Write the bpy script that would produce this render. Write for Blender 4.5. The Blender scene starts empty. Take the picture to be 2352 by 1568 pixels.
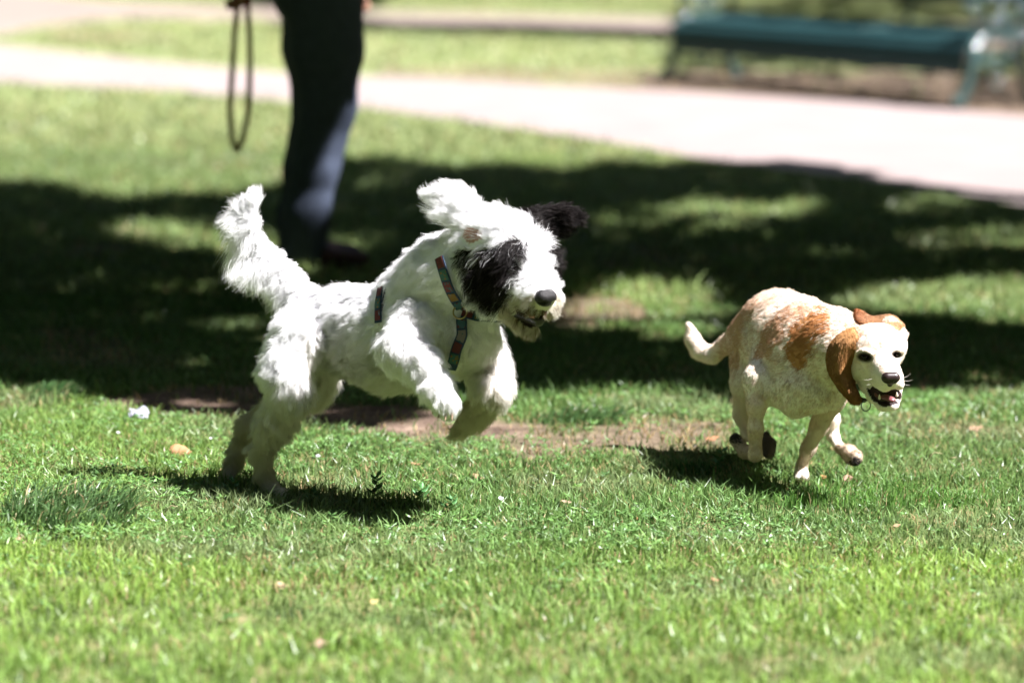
import bpy, bmesh, math, random
import numpy as np
from mathutils import Vector, Matrix
from mathutils.bvhtree import BVHTree
from mathutils.kdtree import KDTree

random.seed(7)
rng = np.random.default_rng(7)
scn = bpy.context.scene
COL = scn.collection

# ---------------------------------------------------------------- camera
# pixel units below are those of a 2352 x 1568 print of the photograph
FPX, UC, VC, HORIZON, CAM_H = 7840.0, 1176.0, 784.0, -350.0, 1.4
PITCH = math.atan((VC - HORIZON) / FPX)
ROLL = math.radians(1.0)
cam_d = bpy.data.cameras.new('camera')
cam = bpy.data.objects.new('camera', cam_d); COL.objects.link(cam)
cam_d.sensor_width = 36.0
cam_d.lens = FPX / 2352.0 * 36.0
cam_d.clip_start, cam_d.clip_end = 0.1, 3000.0
CAM_M = (Matrix.Translation((0, 0, CAM_H)) @ Matrix.Rotation(math.pi / 2 - PITCH, 4, 'X')
         @ Matrix.Rotation(ROLL, 4, 'Z'))
cam.matrix_world = CAM_M
cam_d.dof.use_dof = True
cam_d.dof.focus_distance = 7.30
cam_d.dof.aperture_fstop = 2.1
cam_d.dof.aperture_blades = 0
scn.camera = cam

# ---------------------------------------------------------------- sky, sun, exposure
SUN_EL, SUN_AZ = math.radians(57), math.radians(102)     # azimuth clockwise from +Y (camera looks along +Y)
world = bpy.data.worlds.new('World'); scn.world = world; world.use_nodes = True
wn = world.node_tree.nodes; wl = world.node_tree.links
bg = wn.get('Background')
sky = wn.new('ShaderNodeTexSky'); sky.sky_type = 'NISHITA'; sky.sun_disc = False
sky.sun_elevation, sky.sun_rotation = SUN_EL, SUN_AZ
wl.new(sky.outputs[0], bg.inputs[0]); bg.inputs[1].default_value = 0.05
SUN_DIR = np.array([math.cos(SUN_EL) * math.sin(SUN_AZ), math.cos(SUN_EL) * math.cos(SUN_AZ), math.sin(SUN_EL)])
sun_d = bpy.data.lights.new('sun', 'SUN'); sun_d.energy = 5.0; sun_d.angle = math.radians(0.53)
sun_d.color = (1.0, 0.958, 0.962)
sun = bpy.data.objects.new('sun', sun_d); COL.objects.link(sun)
sun.rotation_euler = Vector(SUN_DIR.tolist()).to_track_quat('Z', 'Y').to_euler()
sun.location = (20, 10, 30)
scn.view_settings.view_transform = 'Standard'
scn.view_settings.look = 'None'
scn.view_settings.gamma = 1.0
scn.view_settings.use_curve_mapping = False
scn.view_settings.exposure = 2.05
scn.render.engine = 'CYCLES'
scn.cycles.max_bounces = 16
scn.cycles.diffuse_bounces = 9
scn.cycles.transmission_bounces = 10
scn.cycles.use_denoising = True
scn.cycles_curves.shape = 'RIBBONS'

# ---------------------------------------------------------------- helpers
R3 = np.array(CAM_M.to_3x3()); CAMP = np.array([0, 0, CAM_H])

def ray(u, v):
    d = R3 @ np.array([(u - UC) / FPX, -(v - VC) / FPX, -1.0])
    return d

def G(u, v, z=0.0):
    """ground point seen at pixel u,v"""
    d = ray(u, v); t = (z - CAM_H) / d[2]
    return CAMP + d * t

def W(u, v, y):
    """point seen at pixel u,v at world depth y"""
    d = ray(u, v)
    return CAMP + d * (y / d[1])

def PIX(P):
    """world points (n,3) -> u,v pixel arrays"""
    q = (np.asarray(P) - CAMP) @ R3
    return UC + FPX * q[..., 0] / -q[..., 2], VC - FPX * q[..., 1] / -q[..., 2]

def mesh_from(name, V, F, smooth=True):
    """V (n,3); F list/array of polygons (all triangles or all quads when an array)"""
    me = bpy.data.meshes.new(name)
    V = np.asarray(V, np.float32)
    if isinstance(F, np.ndarray):
        n, k = F.shape
        me.vertices.add(len(V)); me.vertices.foreach_set('co', V.ravel())
        me.loops.add(n * k); me.loops.foreach_set('vertex_index', F.astype(np.int32).ravel())
        me.polygons.add(n)
        me.polygons.foreach_set('loop_start', np.arange(0, n * k, k, dtype=np.int32))
        me.polygons.foreach_set('loop_total', np.full(n, k, np.int32))
        me.update(calc_edges=True)
    else:
        me.from_pydata(V.tolist(), [], F); me.update()
    me.polygons.foreach_set('use_smooth', np.full(len(me.polygons), smooth))
    return me

def point_color(me, C, name='col'):
    a = me.attributes.new(name, 'FLOAT_COLOR', 'POINT')
    C = np.asarray(C, np.float32)
    if C.shape[1] == 3: C = np.concatenate([C, np.ones((len(C), 1), np.float32)], 1)
    a.data.foreach_set('color', C.ravel())

def obj(name, me, mat=None, parent=None):
    o = bpy.data.objects.new(name, me); COL.objects.link(o)
    if mat is not None: me.materials.append(mat) if not me.materials else None
    if parent is not None: o.parent = parent
    return o

def tag(o, label=None, cat=None, group=None, kind=None):
    if label: o['label'] = label
    if cat: o['category'] = cat
    if group: o['group'] = group
    if kind: o['kind'] = kind
    return o

def empty(name, loc):
    o = bpy.data.objects.new(name, None); COL.objects.link(o)
    o.location = loc; o.empty_display_size = 0.1
    return o

def adopt(o, parent):
    """parent while keeping world coordinates of the mesh (parent is unrotated)"""
    o.parent = parent
    o.location = -Vector(parent.location) if parent.parent is None else Vector((0, 0, 0))
    return o

# value noise, vectorised
_NT = rng.random((64, 64, 64)).astype(np.float32)
def noise3(P, f=1.0, off=0.0):
    q = np.asarray(P, np.float64) * f + off
    i = np.floor(q).astype(int); t = q - i; t = t * t * (3 - 2 * t)
    def g(a, b, c): return _NT[(i[..., 0] + a) & 63, (i[..., 1] + b) & 63, (i[..., 2] + c) & 63]
    x = t[..., 0]; y = t[..., 1]; z = t[..., 2]
    return ((g(0,0,0)*(1-x)+g(1,0,0)*x)*(1-y)+(g(0,1,0)*(1-x)+g(1,1,0)*x)*y)*(1-z) + \
           ((g(0,0,1)*(1-x)+g(1,0,1)*x)*(1-y)+(g(0,1,1)*(1-x)+g(1,1,1)*x)*y)*z

def sstep(a, b, x):
    t = np.clip((np.asarray(x, float) - a) / (b - a), 0, 1); return t * t * (3 - 2 * t)

def inpoly(u, v, poly):
    """even-odd test for arrays"""
    u = np.asarray(u); v = np.asarray(v); ins = np.zeros(u.shape, bool)
    n = len(poly)
    for i in range(n):
        x0, y0 = poly[i]; x1, y1 = poly[(i + 1) % n]
        if y0 == y1: continue
        c = ((y0 > v) != (y1 > v)) & (u < (x1 - x0) * (v - y0) / (y1 - y0) + x0)
        ins ^= c
    return ins

# ---------------------------------------------------------------- materials
def nodes_of(name):
    m = bpy.data.materials.new(name); m.use_nodes = True
    nt = m.node_tree; return m, nt, nt.nodes['Principled BSDF'], nt.nodes['Material Output']

def mat_plain(name, col, rough=0.6, metal=0.0, spec=0.4, noise=0.0, scale=40.0, bump=0.0, coat=0.0):
    m, nt, b, out = nodes_of(name)
    b.inputs['Base Color'].default_value = (*col, 1)
    b.inputs['Roughness'].default_value = rough
    b.inputs['Metallic'].default_value = metal
    b.inputs['Specular IOR Level'].default_value = spec
    b.inputs['Coat Weight'].default_value = coat
    if noise or bump:
        tc = nt.nodes.new('ShaderNodeTexCoord'); n = nt.nodes.new('ShaderNodeTexNoise')
        n.inputs['Scale'].default_value = scale; n.inputs['Detail'].default_value = 5
        nt.links.new(tc.outputs['Object'], n.inputs['Vector'])
        if noise:
            mx = nt.nodes.new('ShaderNodeMix'); mx.data_type = 'RGBA'
            mx.inputs[6].default_value = (*[c * (1 - noise) for c in col], 1)
            mx.inputs[7].default_value = (*[min(1, c * (1 + noise)) for c in col], 1)
            nt.links.new(n.outputs[0], mx.inputs[0]); nt.links.new(mx.outputs[2], b.inputs['Base Color'])
        if bump:
            bp = nt.nodes.new('ShaderNodeBump'); bp.inputs['Strength'].default_value = bump
            bp.inputs['Distance'].default_value = 0.004
            nt.links.new(n.outputs[0], bp.inputs['Height']); nt.links.new(bp.outputs[0], b.inputs['Normal'])
    return m

def mat_leafy(name, trans=0.4, rough=0.55, spec=0.25, attr='col'):
    """thin leaf: attribute colour, part of the light passes through"""
    m, nt, b, out = nodes_of(name)
    a = nt.nodes.new('ShaderNodeAttribute'); a.attribute_name = attr
    nt.links.new(a.outputs['Color'], b.inputs['Base Color'])
    b.inputs['Roughness'].default_value = rough; b.inputs['Specular IOR Level'].default_value = spec
    t = nt.nodes.new('ShaderNodeBsdfTranslucent'); mx = nt.nodes.new('ShaderNodeMixShader')
    hs = nt.nodes.new('ShaderNodeHueSaturation'); hs.inputs['Hue'].default_value = 0.485
    hs.inputs['Value'].default_value = 1.25; hs.inputs['Saturation'].default_value = 1.05
    nt.links.new(a.outputs['Color'], hs.inputs['Color']); nt.links.new(hs.outputs[0], t.inputs['Color'])
    mx.inputs[0].default_value = trans
    nt.links.new(b.outputs[0], mx.inputs[1]); nt.links.new(t.outputs[0], mx.inputs[2])
    nt.links.new(mx.outputs[0], out.inputs['Surface'])
    return m

def mat_attr(name, rough=0.6, spec=0.3, attr='col', bump=0.0, scale=200.0):
    m, nt, b, out = nodes_of(name)
    a = nt.nodes.new('ShaderNodeAttribute'); a.attribute_name = attr
    nt.links.new(a.outputs['Color'], b.inputs['Base Color'])
    b.inputs['Roughness'].default_value = rough; b.inputs['Specular IOR Level'].default_value = spec
    if bump:
        tc = nt.nodes.new('ShaderNodeTexCoord'); n = nt.nodes.new('ShaderNodeTexNoise')
        n.inputs['Scale'].default_value = scale; nt.links.new(tc.outputs['Object'], n.inputs['Vector'])
        bp = nt.nodes.new('ShaderNodeBump'); bp.inputs['Strength'].default_value = bump; bp.inputs['Distance'].default_value = 0.003
        nt.links.new(n.outputs[0], bp.inputs['Height']); nt.links.new(bp.outputs[0], b.inputs['Normal'])
    return m

def mat_fur(name, trans=0.3, rough=0.5, spec=0.3):
    m, nt, b, out = nodes_of(name)
    a = nt.nodes.new('ShaderNodeAttribute'); a.attribute_name = 'col'
    nt.links.new(a.outputs['Color'], b.inputs['Base Color'])
    b.inputs['Roughness'].default_value = rough; b.inputs['Specular IOR Level'].default_value = spec
    t = nt.nodes.new('ShaderNodeBsdfTranslucent'); mx = nt.nodes.new('ShaderNodeMixShader')
    nt.links.new(a.outputs['Color'], t.inputs['Color']); mx.inputs[0].default_value = trans
    nt.links.new(b.outputs[0], mx.inputs[1]); nt.links.new(t.outputs[0], mx.inputs[2])
    nt.links.new(mx.outputs[0], out.inputs['Surface'])
    return m

# ---------------------------------------------------------------- implicit modelling
class Vol:
    """a distance grid: blended limbs and ellipsoids, meshed by surface nets into one continuous skin"""
    def __init__(s, lo, hi, h):
        s.lo = np.array(lo, float); s.h = h
        s.n = np.ceil((np.array(hi) - s.lo) / h).astype(int) + 1
        s.F = np.full(s.n, 0.2, np.float32); s.prims = []
    def _box(s, lo, hi):
        a = np.clip(np.floor((lo - s.lo) / s.h).astype(int), 0, s.n - 1)
        b = np.clip(np.ceil((hi - s.lo) / s.h).astype(int) + 1, 1, s.n)
        ax = [s.lo[i] + s.h * np.arange(a[i], b[i]) for i in range(3)]
        X = np.stack(np.meshgrid(*ax, indexing='ij'), -1)
        return tuple(slice(a[i], b[i]) for i in range(3)), X
    @staticmethod
    def dist(p, X):
        a, b, ra, rb, wd, ws = p
        ab = b - a; L2 = max(float(ab @ ab), 1e-12)
        t = np.clip(((X - a) @ ab) / L2, 0, 1)
        q = X - a - t[..., None] * ab
        k = 1.0
        if wd is not None:
            c = q @ wd; q = q + (c * (1 / ws - 1))[..., None] * wd; k = min(1.0, ws) ** 0.5
        return (np.sqrt((q * q).sum(-1)) - (ra + (rb - ra) * t)) * k
    def cone(s, a, b, ra, rb=None, k=0.02, wd=None, ws=1.0, region=None, cut=False):
        a = np.array(a, float); b = np.array(b, float); rb = ra if rb is None else rb
        if wd is not None: wd = np.array(wd, float); wd /= np.linalg.norm(wd)
        p = (a, b, ra, rb, wd, ws)
        r = max(ra, rb) * max(1, ws) + 2 * k + 3 * s.h
        sl, X = s._box(np.minimum(a, b) - r, np.maximum(a, b) + r)
        if X.size == 0: return
        d = s.dist(p, X).astype(np.float32); f = s.F[sl]
        if cut:
            d = -d; h = np.clip(0.5 - 0.5 * (f - d) / k, 0, 1)
            s.F[sl] = f * (1 - h) + d * h + k * h * (1 - h)
        else:
            h = np.clip(0.5 + 0.5 * (f - d) / k, 0, 1)
            s.F[sl] = f * (1 - h) + d * h - k * h * (1 - h)
            s.prims.append((p, region))
    def chain(s, pts, k=0.02, region=None, wd=None, ws=1.0):
        """pts: list of (xyz, r)"""
        for (a, ra), (b, rb) in zip(pts[:-1], pts[1:]): s.cone(a, b, ra, rb, k, wd, ws, region)
    def mesh(s, name, relax=2):
        F = s.F; n = F.shape
        ins = F < 0
        cn = tuple(k - 1 for k in n)
        acc = np.zeros(cn + (3,), np.float32); cnt = np.zeros(cn, np.float32)
        quads = []
        ci = np.arange(np.prod(cn)).reshape(cn)
        for ax in range(3):
            o = [(1, 0, 0), (0, 1, 0), (0, 0, 1)][ax]
            A = F[:n[0]-o[0], :n[1]-o[1], :n[2]-o[2]]; B = F[o[0]:, o[1]:, o[2]:]
            sa = A < 0; cr = sa != (B < 0)
            I = np.argwhere(cr)
            fa = A[cr]; fb = B[cr]; t = fa / (fa - fb)
            pos = I.astype(np.float32); pos[:, ax] += t
            b1, b2 = [k for k in range(3) if k != ax]
            ok = (I[:, b1] > 0) & (I[:, b2] > 0) & (I[:, b1] < cn[b1]) & (I[:, b2] < cn[b2])
            I = I[ok]; pos = pos[ok]; sgn = sa[cr][ok]
            cells = []
            for d1, d2 in ((0, 0), (-1, 0), (-1, -1), (0, -1)):
                J = I.copy(); J[:, b1] += d1; J[:, b2] += d2
                np.add.at(acc, (J[:, 0], J[:, 1], J[:, 2]), pos); np.add.at(cnt, (J[:, 0], J[:, 1], J[:, 2]), 1)
                cells.append(ci[J[:, 0], J[:, 1], J[:, 2]])
            Q = np.stack(cells, 1)
            flip = sgn if ax != 1 else ~sgn
            Q[~flip] = Q[~flip][:, ::-1]
            quads.append(Q)
        Q = np.concatenate(quads)
        used = np.unique(Q); mp = np.full(ci.size, -1); mp[used] = np.arange(len(used))
        V = (acc.reshape(-1, 3)[used] / cnt.reshape(-1)[used][:, None]) * s.h + s.lo
        Q = mp[Q]
        for _ in range(relax):
            S = np.zeros_like(V); C = np.zeros(len(V))
            for i in range(4):
                np.add.at(S, Q[:, i], V[Q[:, (i + 1) % 4]]); np.add.at(C, Q[:, i], 1)
            V = 0.5 * V + 0.5 * S / C[:, None]
        s.V, s.Q = V, Q
        return mesh_from(name, V, Q)
    def region(s, X):
        best = np.full(len(X), 9.0); reg = np.zeros(len(X), int)
        names = []
        for p, r in s.prims:
            if r not in names: names.append(r)
            d = s.dist(p, X); c = d < best
            best[c] = d[c]; reg[c] = names.index(r)
        return np.array([str(x) for x in names])[reg]

def vnormals(V, Q):
    fn = np.cross(V[Q[:, 2]] - V[Q[:, 0]], V[Q[:, 3]] - V[Q[:, 1]])
    N = np.zeros_like(V)
    for i in range(4): np.add.at(N, Q[:, i], fn)
    return N / np.maximum(np.linalg.norm(N, axis=1), 1e-9)[:, None]

def scatter(V, Q, n, wfun=None):
    """random points on the quad mesh: positions, normals"""
    N = vnormals(V, Q)
    T = np.concatenate([Q[:, [0, 1, 2]], Q[:, [0, 2, 3]]])
    A = np.linalg.norm(np.cross(V[T[:, 1]] - V[T[:, 0]], V[T[:, 2]] - V[T[:, 0]]), axis=1)
    if wfun is not None: A = A * wfun(V[T].mean(1))
    i = rng.choice(len(T), n, p=A / A.sum())
    a = rng.random(n); b = rng.random(n); f = a + b > 1; a[f] = 1 - a[f]; b[f] = 1 - b[f]
    w = np.stack([1 - a - b, a, b], 1)
    P = (V[T[i]] * w[..., None]).sum(1); M = (N[T[i]] * w[..., None]).sum(1)
    return P, M / np.linalg.norm(M, axis=1)[:, None]

def unit(v):
    v = np.asarray(v, float); return v / np.maximum(np.linalg.norm(v, axis=-1, keepdims=True), 1e-9)

def hair(name, pts, rad0, rad1, col, mat, parent):
    """pts (n,k,3) strands -> one hair-curves object"""
    n, k, _ = pts.shape
    hc = bpy.data.hair_curves.new(name)
    hc.add_curves([k] * n)
    hc.attributes['position'].data.foreach_set('vector', pts.astype(np.float32).ravel())
    ra = hc.attributes.get('radius') or hc.attributes.new('radius', 'FLOAT', 'POINT')
    t = np.linspace(0, 1, k)[None, :]
    r0 = np.broadcast_to(np.asarray(rad0, float).reshape(-1, 1), (n, 1))
    R = r0 * (1 - t ** 1.5) + rad1 * t ** 1.5
    ra.data.foreach_set('value', R.astype(np.float32).ravel())
    ca = hc.attributes.new('col', 'FLOAT_COLOR', 'CURVE')
    C = np.concatenate([col, np.ones((n, 1))], 1).astype(np.float32)
    ca.data.foreach_set('color', C.ravel())
    o = bpy.data.objects.new(name, hc); COL.objects.link(o); hc.materials.append(mat)
    adopt(o, parent)
    return o
# ================================================================= the setting
PATH1_FAR = [(-900, 60), (-300, 80), (0, 103), (300, 138), (640, 166), (1000, 178), (1300, 196), (1700, 216), (2000, 234), (2352, 264), (2800, 305), (3600, 380)]
PATH1_NEAR = [(-900, 150), (-300, 180), (0, 192), (340, 206), (560, 224), (900, 256), (1300, 312), (1640, 372), (2000, 420), (2352, 478), (2800, 560), (3600, 700)]
PATH2_FAR = [(-900, -40), (-400, -35), (0, -25), (240, 2), (540, 20), (900, 30), (1200, 36), (1560, 42), (2000, 50), (2500, 60), (3300, 80)]
PATH2_NEAR = [(-900, 52), (-400, 74), (0, 84), (110, 60), (300, 44), (600, 46), (900, 60), (1200, 74), (1560, 90), (2000, 104), (2500, 122), (3300, 150)]

BARE = [  # worn earth: outline, strength
    ([(205, 908), (400, 886), (640, 892), (790, 925), (960, 925), (1170, 985), (1120, 1008), (900, 994), (700, 984), (540, 962), (330, 952)], 1.0),
    ([(1130, 985), (1300, 950), (1500, 962), (1720, 985), (1690, 1030), (1450, 1052), (1220, 1070), (1150, 1030)], 0.85),
    ([(1270, 690), (1350, 678), (1460, 690), (1470, 730), (1380, 752), (1280, 752)], 0.85),
    ([(1980, 955), (2200, 962), (2400, 985), (2380, 1010), (2100, 1010)], 0.42),
    ([(40, 760), (240, 775), (330, 800), (300, 850), (90, 830)], 0.6),
    ([(-300, 900), (60, 905), (150, 930), (40, 950), (-300, 960)], 0.45),
    ([(1480, 160), (2400, 170), (2700, 200), (2700, 300), (2352, 275), (1700, 222), (1480, 205)], 0.95),
    ([(850, 152), (1200, 160), (1500, 165), (1500, 205), (1000, 180), (850, 175)], 0.7),
    ([(60, 72), (300, 70), (420, 90), (300, 104), (120, 96)], 0.55),
]

def lerp_edge(E, n):
    P = np.array([G(*p)[:2] for p in E])
    L = np.concatenate([[0], np.cumsum(np.linalg.norm(np.diff(P, axis=0), axis=1))])
    s = np.linspace(0, L[-1], n)
    return np.stack([np.interp(s, L, P[:, i]) for i in range(2)], 1)

def poly_soft(P, u, v, poly):
    return inpoly(u, v, poly).astype(float)

def on_path(x, y, grow=0.0):
    P = np.stack([x, y, np.zeros_like(x)], -1); u, v = PIX(P)
    r = np.zeros(u.shape, bool)
    for far, near in ((PATH1_FAR, PATH1_NEAR), (PATH2_FAR, PATH2_NEAR)):
        r |= inpoly(u, v + grow, far + near[::-1]) | inpoly(u, v - grow, far + near[::-1])
    return r

def bare_at(x, y):
    P = np.stack([x, y, np.zeros_like(x)], -1)
    d = y
    j = 34 * (noise3(P, 3.2) - 0.5); jv = 26 * (noise3(P, 4.1, 9.0) - 0.5)
    u, v = PIX(P); u = u + j * 2.4; v = v + jv * np.clip(9 / np.maximum(d, 1), 0.25, 1)
    b = np.zeros(u.shape)
    for poly, s in BARE: b = np.maximum(b, s * inpoly(u, v, poly))
    b *= np.where(y < 15, np.clip(.55 + .75 * noise3(P, 7.0, 13.0), 0, 1), 1)
    # thin spots all over the lawn
    b = np.maximum(b, 0.5 * sstep(0.76, 0.86, 0.6 * noise3(P, 2.1, 3.0) + 0.4 * noise3(P, 6.5, 5.0)))
    return b

def ground_z(x, y):
    P = np.stack([x, y, np.zeros_like(x)], -1)
    a = 0.020 * (noise3(P, 1.3) - 0.5) + 0.010 * (noise3(P, 4.7, 2.0) - 0.5)
    return a * np.clip((15.0 - y) / 3.0, 0, 1) * np.clip((6 - np.abs(x)) / 2, 0, 1)

def build_ground():
    xs = np.concatenate([[-700, -300, -120, -60, -35, -22, -15, -11], np.arange(-8, -3.2, 0.4), np.arange(-3.2, 3.6, 0.05), np.arange(3.6, 8.5, 0.4), [11, 15, 22, 35, 60, 120, 300, 700]])
    ys = np.concatenate([[-300, -100, -40, -15, -5, 0, 2.5, 4], np.arange(5, 16, 0.05), np.arange(16, 40, 0.2), [42, 46, 52, 60, 75, 100, 160, 300, 900]])
    X, Y = np.meshgrid(xs, ys, indexing='ij'); Z = ground_z(X, Y)
    V = np.stack([X, Y, Z], -1).reshape(-1, 3)
    nx, ny = len(xs), len(ys)
    i = np.arange(nx * ny).reshape(nx, ny)
    Q = np.stack([i[:-1, :-1], i[1:, :-1], i[1:, 1:], i[:-1, 1:]], -1).reshape(-1, 4)
    me = mesh_from('ground', V, Q)
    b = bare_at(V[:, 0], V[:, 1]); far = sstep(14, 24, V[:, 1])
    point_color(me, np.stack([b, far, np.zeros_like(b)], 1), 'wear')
    m, nt, bs, out = nodes_of('lawn_soil')
    N = nt.nodes; L = nt.links
    at = N.new('ShaderNodeAttribute'); at.attribute_name = 'wear'
    sep = N.new('ShaderNodeSeparateColor'); L.new(at.outputs['Color'], sep.inputs[0])
    tc = N.new('ShaderNodeTexCoord')
    def noise(scale, detail=6):
        n = N.new('ShaderNodeTexNoise'); n.inputs['Scale'].default_value = scale; n.inputs['Detail'].default_value = detail
        L.new(tc.outputs['Object'], n.inputs['Vector']); return n
    def ramp(n, stops):
        r = N.new('ShaderNodeValToRGB'); L.new(n.outputs[0], r.inputs[0])
        e = r.color_ramp.elements
        e[0].position, e[0].color = stops[0][0], (*stops[0][1], 1); e[1].position, e[1].color = stops[-1][0], (*stops[-1][1], 1)
        for p, c in stops[1:-1]:
            q = e.new(p); q.color = (*c, 1)
        return r
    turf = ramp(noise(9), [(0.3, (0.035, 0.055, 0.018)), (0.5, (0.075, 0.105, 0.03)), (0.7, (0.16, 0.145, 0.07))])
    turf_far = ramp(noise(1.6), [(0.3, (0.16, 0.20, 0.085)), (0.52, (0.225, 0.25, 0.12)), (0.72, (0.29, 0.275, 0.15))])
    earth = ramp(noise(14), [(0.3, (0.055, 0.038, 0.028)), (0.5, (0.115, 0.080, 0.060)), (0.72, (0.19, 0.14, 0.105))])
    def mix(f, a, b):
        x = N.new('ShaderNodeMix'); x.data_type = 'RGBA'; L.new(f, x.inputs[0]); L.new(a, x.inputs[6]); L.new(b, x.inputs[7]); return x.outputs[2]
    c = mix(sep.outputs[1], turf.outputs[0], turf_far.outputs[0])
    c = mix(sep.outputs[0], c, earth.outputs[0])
    L.new(c, bs.inputs['Base Color']); bs.inputs['Roughness'].default_value = 0.9; bs.inputs['Specular IOR Level'].default_value = 0.15
    bp = N.new('ShaderNodeBump'); bp.inputs['Strength'].default_value = 0.7; bp.inputs['Distance'].default_value = 0.02
    L.new(noise(45, 8).outputs[0], bp.inputs['Height']); L.new(bp.outputs[0], bs.inputs['Normal'])
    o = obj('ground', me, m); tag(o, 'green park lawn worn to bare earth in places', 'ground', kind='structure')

def build_path(name, far, near, label, tone):
    n = 90
    A = lerp_edge(far, n); B = lerp_edge(near, n)
    m = 9
    t = np.linspace(0, 1, m)
    wob = 0.06 * (noise3(np.stack([A[:, 0], A[:, 1], np.zeros(n)], -1), 2.0) - 0.5)[:, None]
    P = A[:, None] * (1 - t)[None, :, None] + B[:, None] * t[None, :, None]
    P[:, 0, 1] += wob[:, 0]; P[:, -1, 1] += wob[::-1, 0]
    Z = np.full((n, m, 1), 0.014); Z[:, 1:-1] += 0.012 * np.sin(np.pi * t[1:-1])[None, :, None]
    Z[:, 0] = Z[:, -1] = -0.004
    V = np.concatenate([P, Z], -1).reshape(-1, 3)
    i = np.arange(n * m).reshape(n, m)
    Q = np.stack([i[:-1, :-1], i[:-1, 1:], i[1:, 1:], i[1:, :-1]], -1).reshape(-1, 4)
    me = mesh_from(name, V, Q)
    mt = mat_plain(name + '_gravel', tone, 0.9, spec=0.1, noise=0.16, scale=2.5, bump=0.5)
    o = obj(name, me, mt); tag(o, label, 'path', kind='structure')

build_ground()
build_path('path', PATH1_FAR, PATH1_NEAR, 'wide pale gravel path running in front of the bench', (.218, .180, .172))
build_path('far_path', PATH2_FAR, PATH2_NEAR, 'narrow pinkish gravel path behind the bench', (.19, .155, .135))

# ---------------------------------------------------------------- grass
def blades(x, y, hgt, wid, col, lean=0.55, curl=0.5):
    n = len(x)
    z = ground_z(x, y) - 0.004
    a = rng.random(n) * 2 * np.pi; b = rng.random(n) * 2 * np.pi
    side = np.stack([np.cos(a), np.sin(a), np.zeros(n)], 1)
    ln = np.stack([np.cos(b), np.sin(b), np.zeros(n)], 1) * (lean * rng.random(n) ** 0.8)[:, None]
    up = np.array([0, 0, 1.0])
    root = np.stack([x, y, z], 1); h = hgt[:, None]; w = wid[:, None] / 2
    mid = root + h * 0.55 * (up + ln * 0.55)
    tip = root + h * (up * (1 - 0.25 * curl * np.linalg.norm(ln, axis=1)[:, None]) + ln * 1.25)
    V = np.stack([root - side * w, root + side * w, mid - side * w * 0.85, mid + side * w * 0.85, tip], 1).reshape(-1, 3)
    k = np.arange(n)[:, None] * 5
    F = np.concatenate([k + np.array([0, 1, 3]), k + np.array([0, 3, 2]), k + np.array([2, 3, 4])])
    C = np.repeat(col, 5, axis=0).reshape(n, 5, 3)
    C[:, :2] *= 0.8
    return V, F, C.reshape(-1, 3)

def grass_band(y0, y1, dens, h, w, far=0.0):
    ym = np.linspace(y0, y1, 40); wd = 2 * (0.15 * ym + 0.8)
    n = int(dens * np.trapezoid(wd, ym)) if hasattr(np, 'trapezoid') else int(dens * np.trapz(wd, ym))
    y = rng.uniform(y0, y1, n * 2); keep = rng.random(n * 2) < (0.15 * y + 0.8) / (0.15 * y1 + 0.8)
    y = y[keep][:n]; n = len(y)
    x = (rng.random(n) * 2 - 1) * (0.15 * y + 0.8)
    P = np.stack([x, y, np.zeros(n)], 1)
    # soft tufting
    tf = noise3(P, 9.0, 1.0) * 0.6 + noise3(P, 23.0, 4.0) * 0.4
    b = bare_at(x, y)
    ok = (rng.random(n) > b * 0.93) & (rng.random(n) < 0.35 + 1.1 * tf) & ~on_path(x, y, 3 if y0 > 10 else 0)
    x, y, P, tf, b = x[ok], y[ok], P[ok], tf[ok], b[ok]; n = len(x)
    u, v = PIX(P)
    big = noise3(P, 1.1, 7.0); mid = noise3(P, 3.7, 2.5)
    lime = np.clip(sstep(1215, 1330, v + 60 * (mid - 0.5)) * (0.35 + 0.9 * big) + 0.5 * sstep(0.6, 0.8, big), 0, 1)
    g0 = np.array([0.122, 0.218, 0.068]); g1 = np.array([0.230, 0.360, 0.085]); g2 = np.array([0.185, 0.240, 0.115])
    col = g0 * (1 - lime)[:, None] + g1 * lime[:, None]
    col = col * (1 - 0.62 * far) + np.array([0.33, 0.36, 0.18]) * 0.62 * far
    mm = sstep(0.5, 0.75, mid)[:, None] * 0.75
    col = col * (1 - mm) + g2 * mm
    col *= rng.uniform(0.5, 1.5, n)[:, None]
    dry = rng.random(n) < 0.09 + 0.6 * b + 0.10 * sstep(0.6, 0.75, noise3(P, 2.2, 11.0))
    col[dry] = np.array([0.40, 0.31, 0.16]) * rng.uniform(0.6, 1.25, dry.sum())[:, None]
    hh = h * rng.uniform(0.55, 1.25, n) * (0.7 + 0.6 * tf); hh[dry] *= 0.7
    ww = w * rng.uniform(0.6, 1.3, n)
    tall = rng.random(n) < 0.012
    hh[tall] *= 1.7
    return blades(x, y, hh, ww, col, lean=0.8)

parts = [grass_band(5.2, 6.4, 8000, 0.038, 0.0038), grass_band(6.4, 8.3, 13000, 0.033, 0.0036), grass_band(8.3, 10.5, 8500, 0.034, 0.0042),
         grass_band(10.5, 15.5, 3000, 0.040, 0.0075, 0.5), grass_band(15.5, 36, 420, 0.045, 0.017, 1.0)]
off = 0; Vs, Fs, Cs = [], [], []
for V_, F_, C_ in parts:
    Vs.append(V_); Fs.append(F_ + off); Cs.append(C_); off += len(V_)
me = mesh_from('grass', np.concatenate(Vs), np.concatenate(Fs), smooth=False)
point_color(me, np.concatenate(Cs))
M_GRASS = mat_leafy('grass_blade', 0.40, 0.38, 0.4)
tag(obj('grass', me, M_GRASS), 'short sunlit lawn grass with dry blades mixed in', 'grass', kind='stuff')

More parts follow.
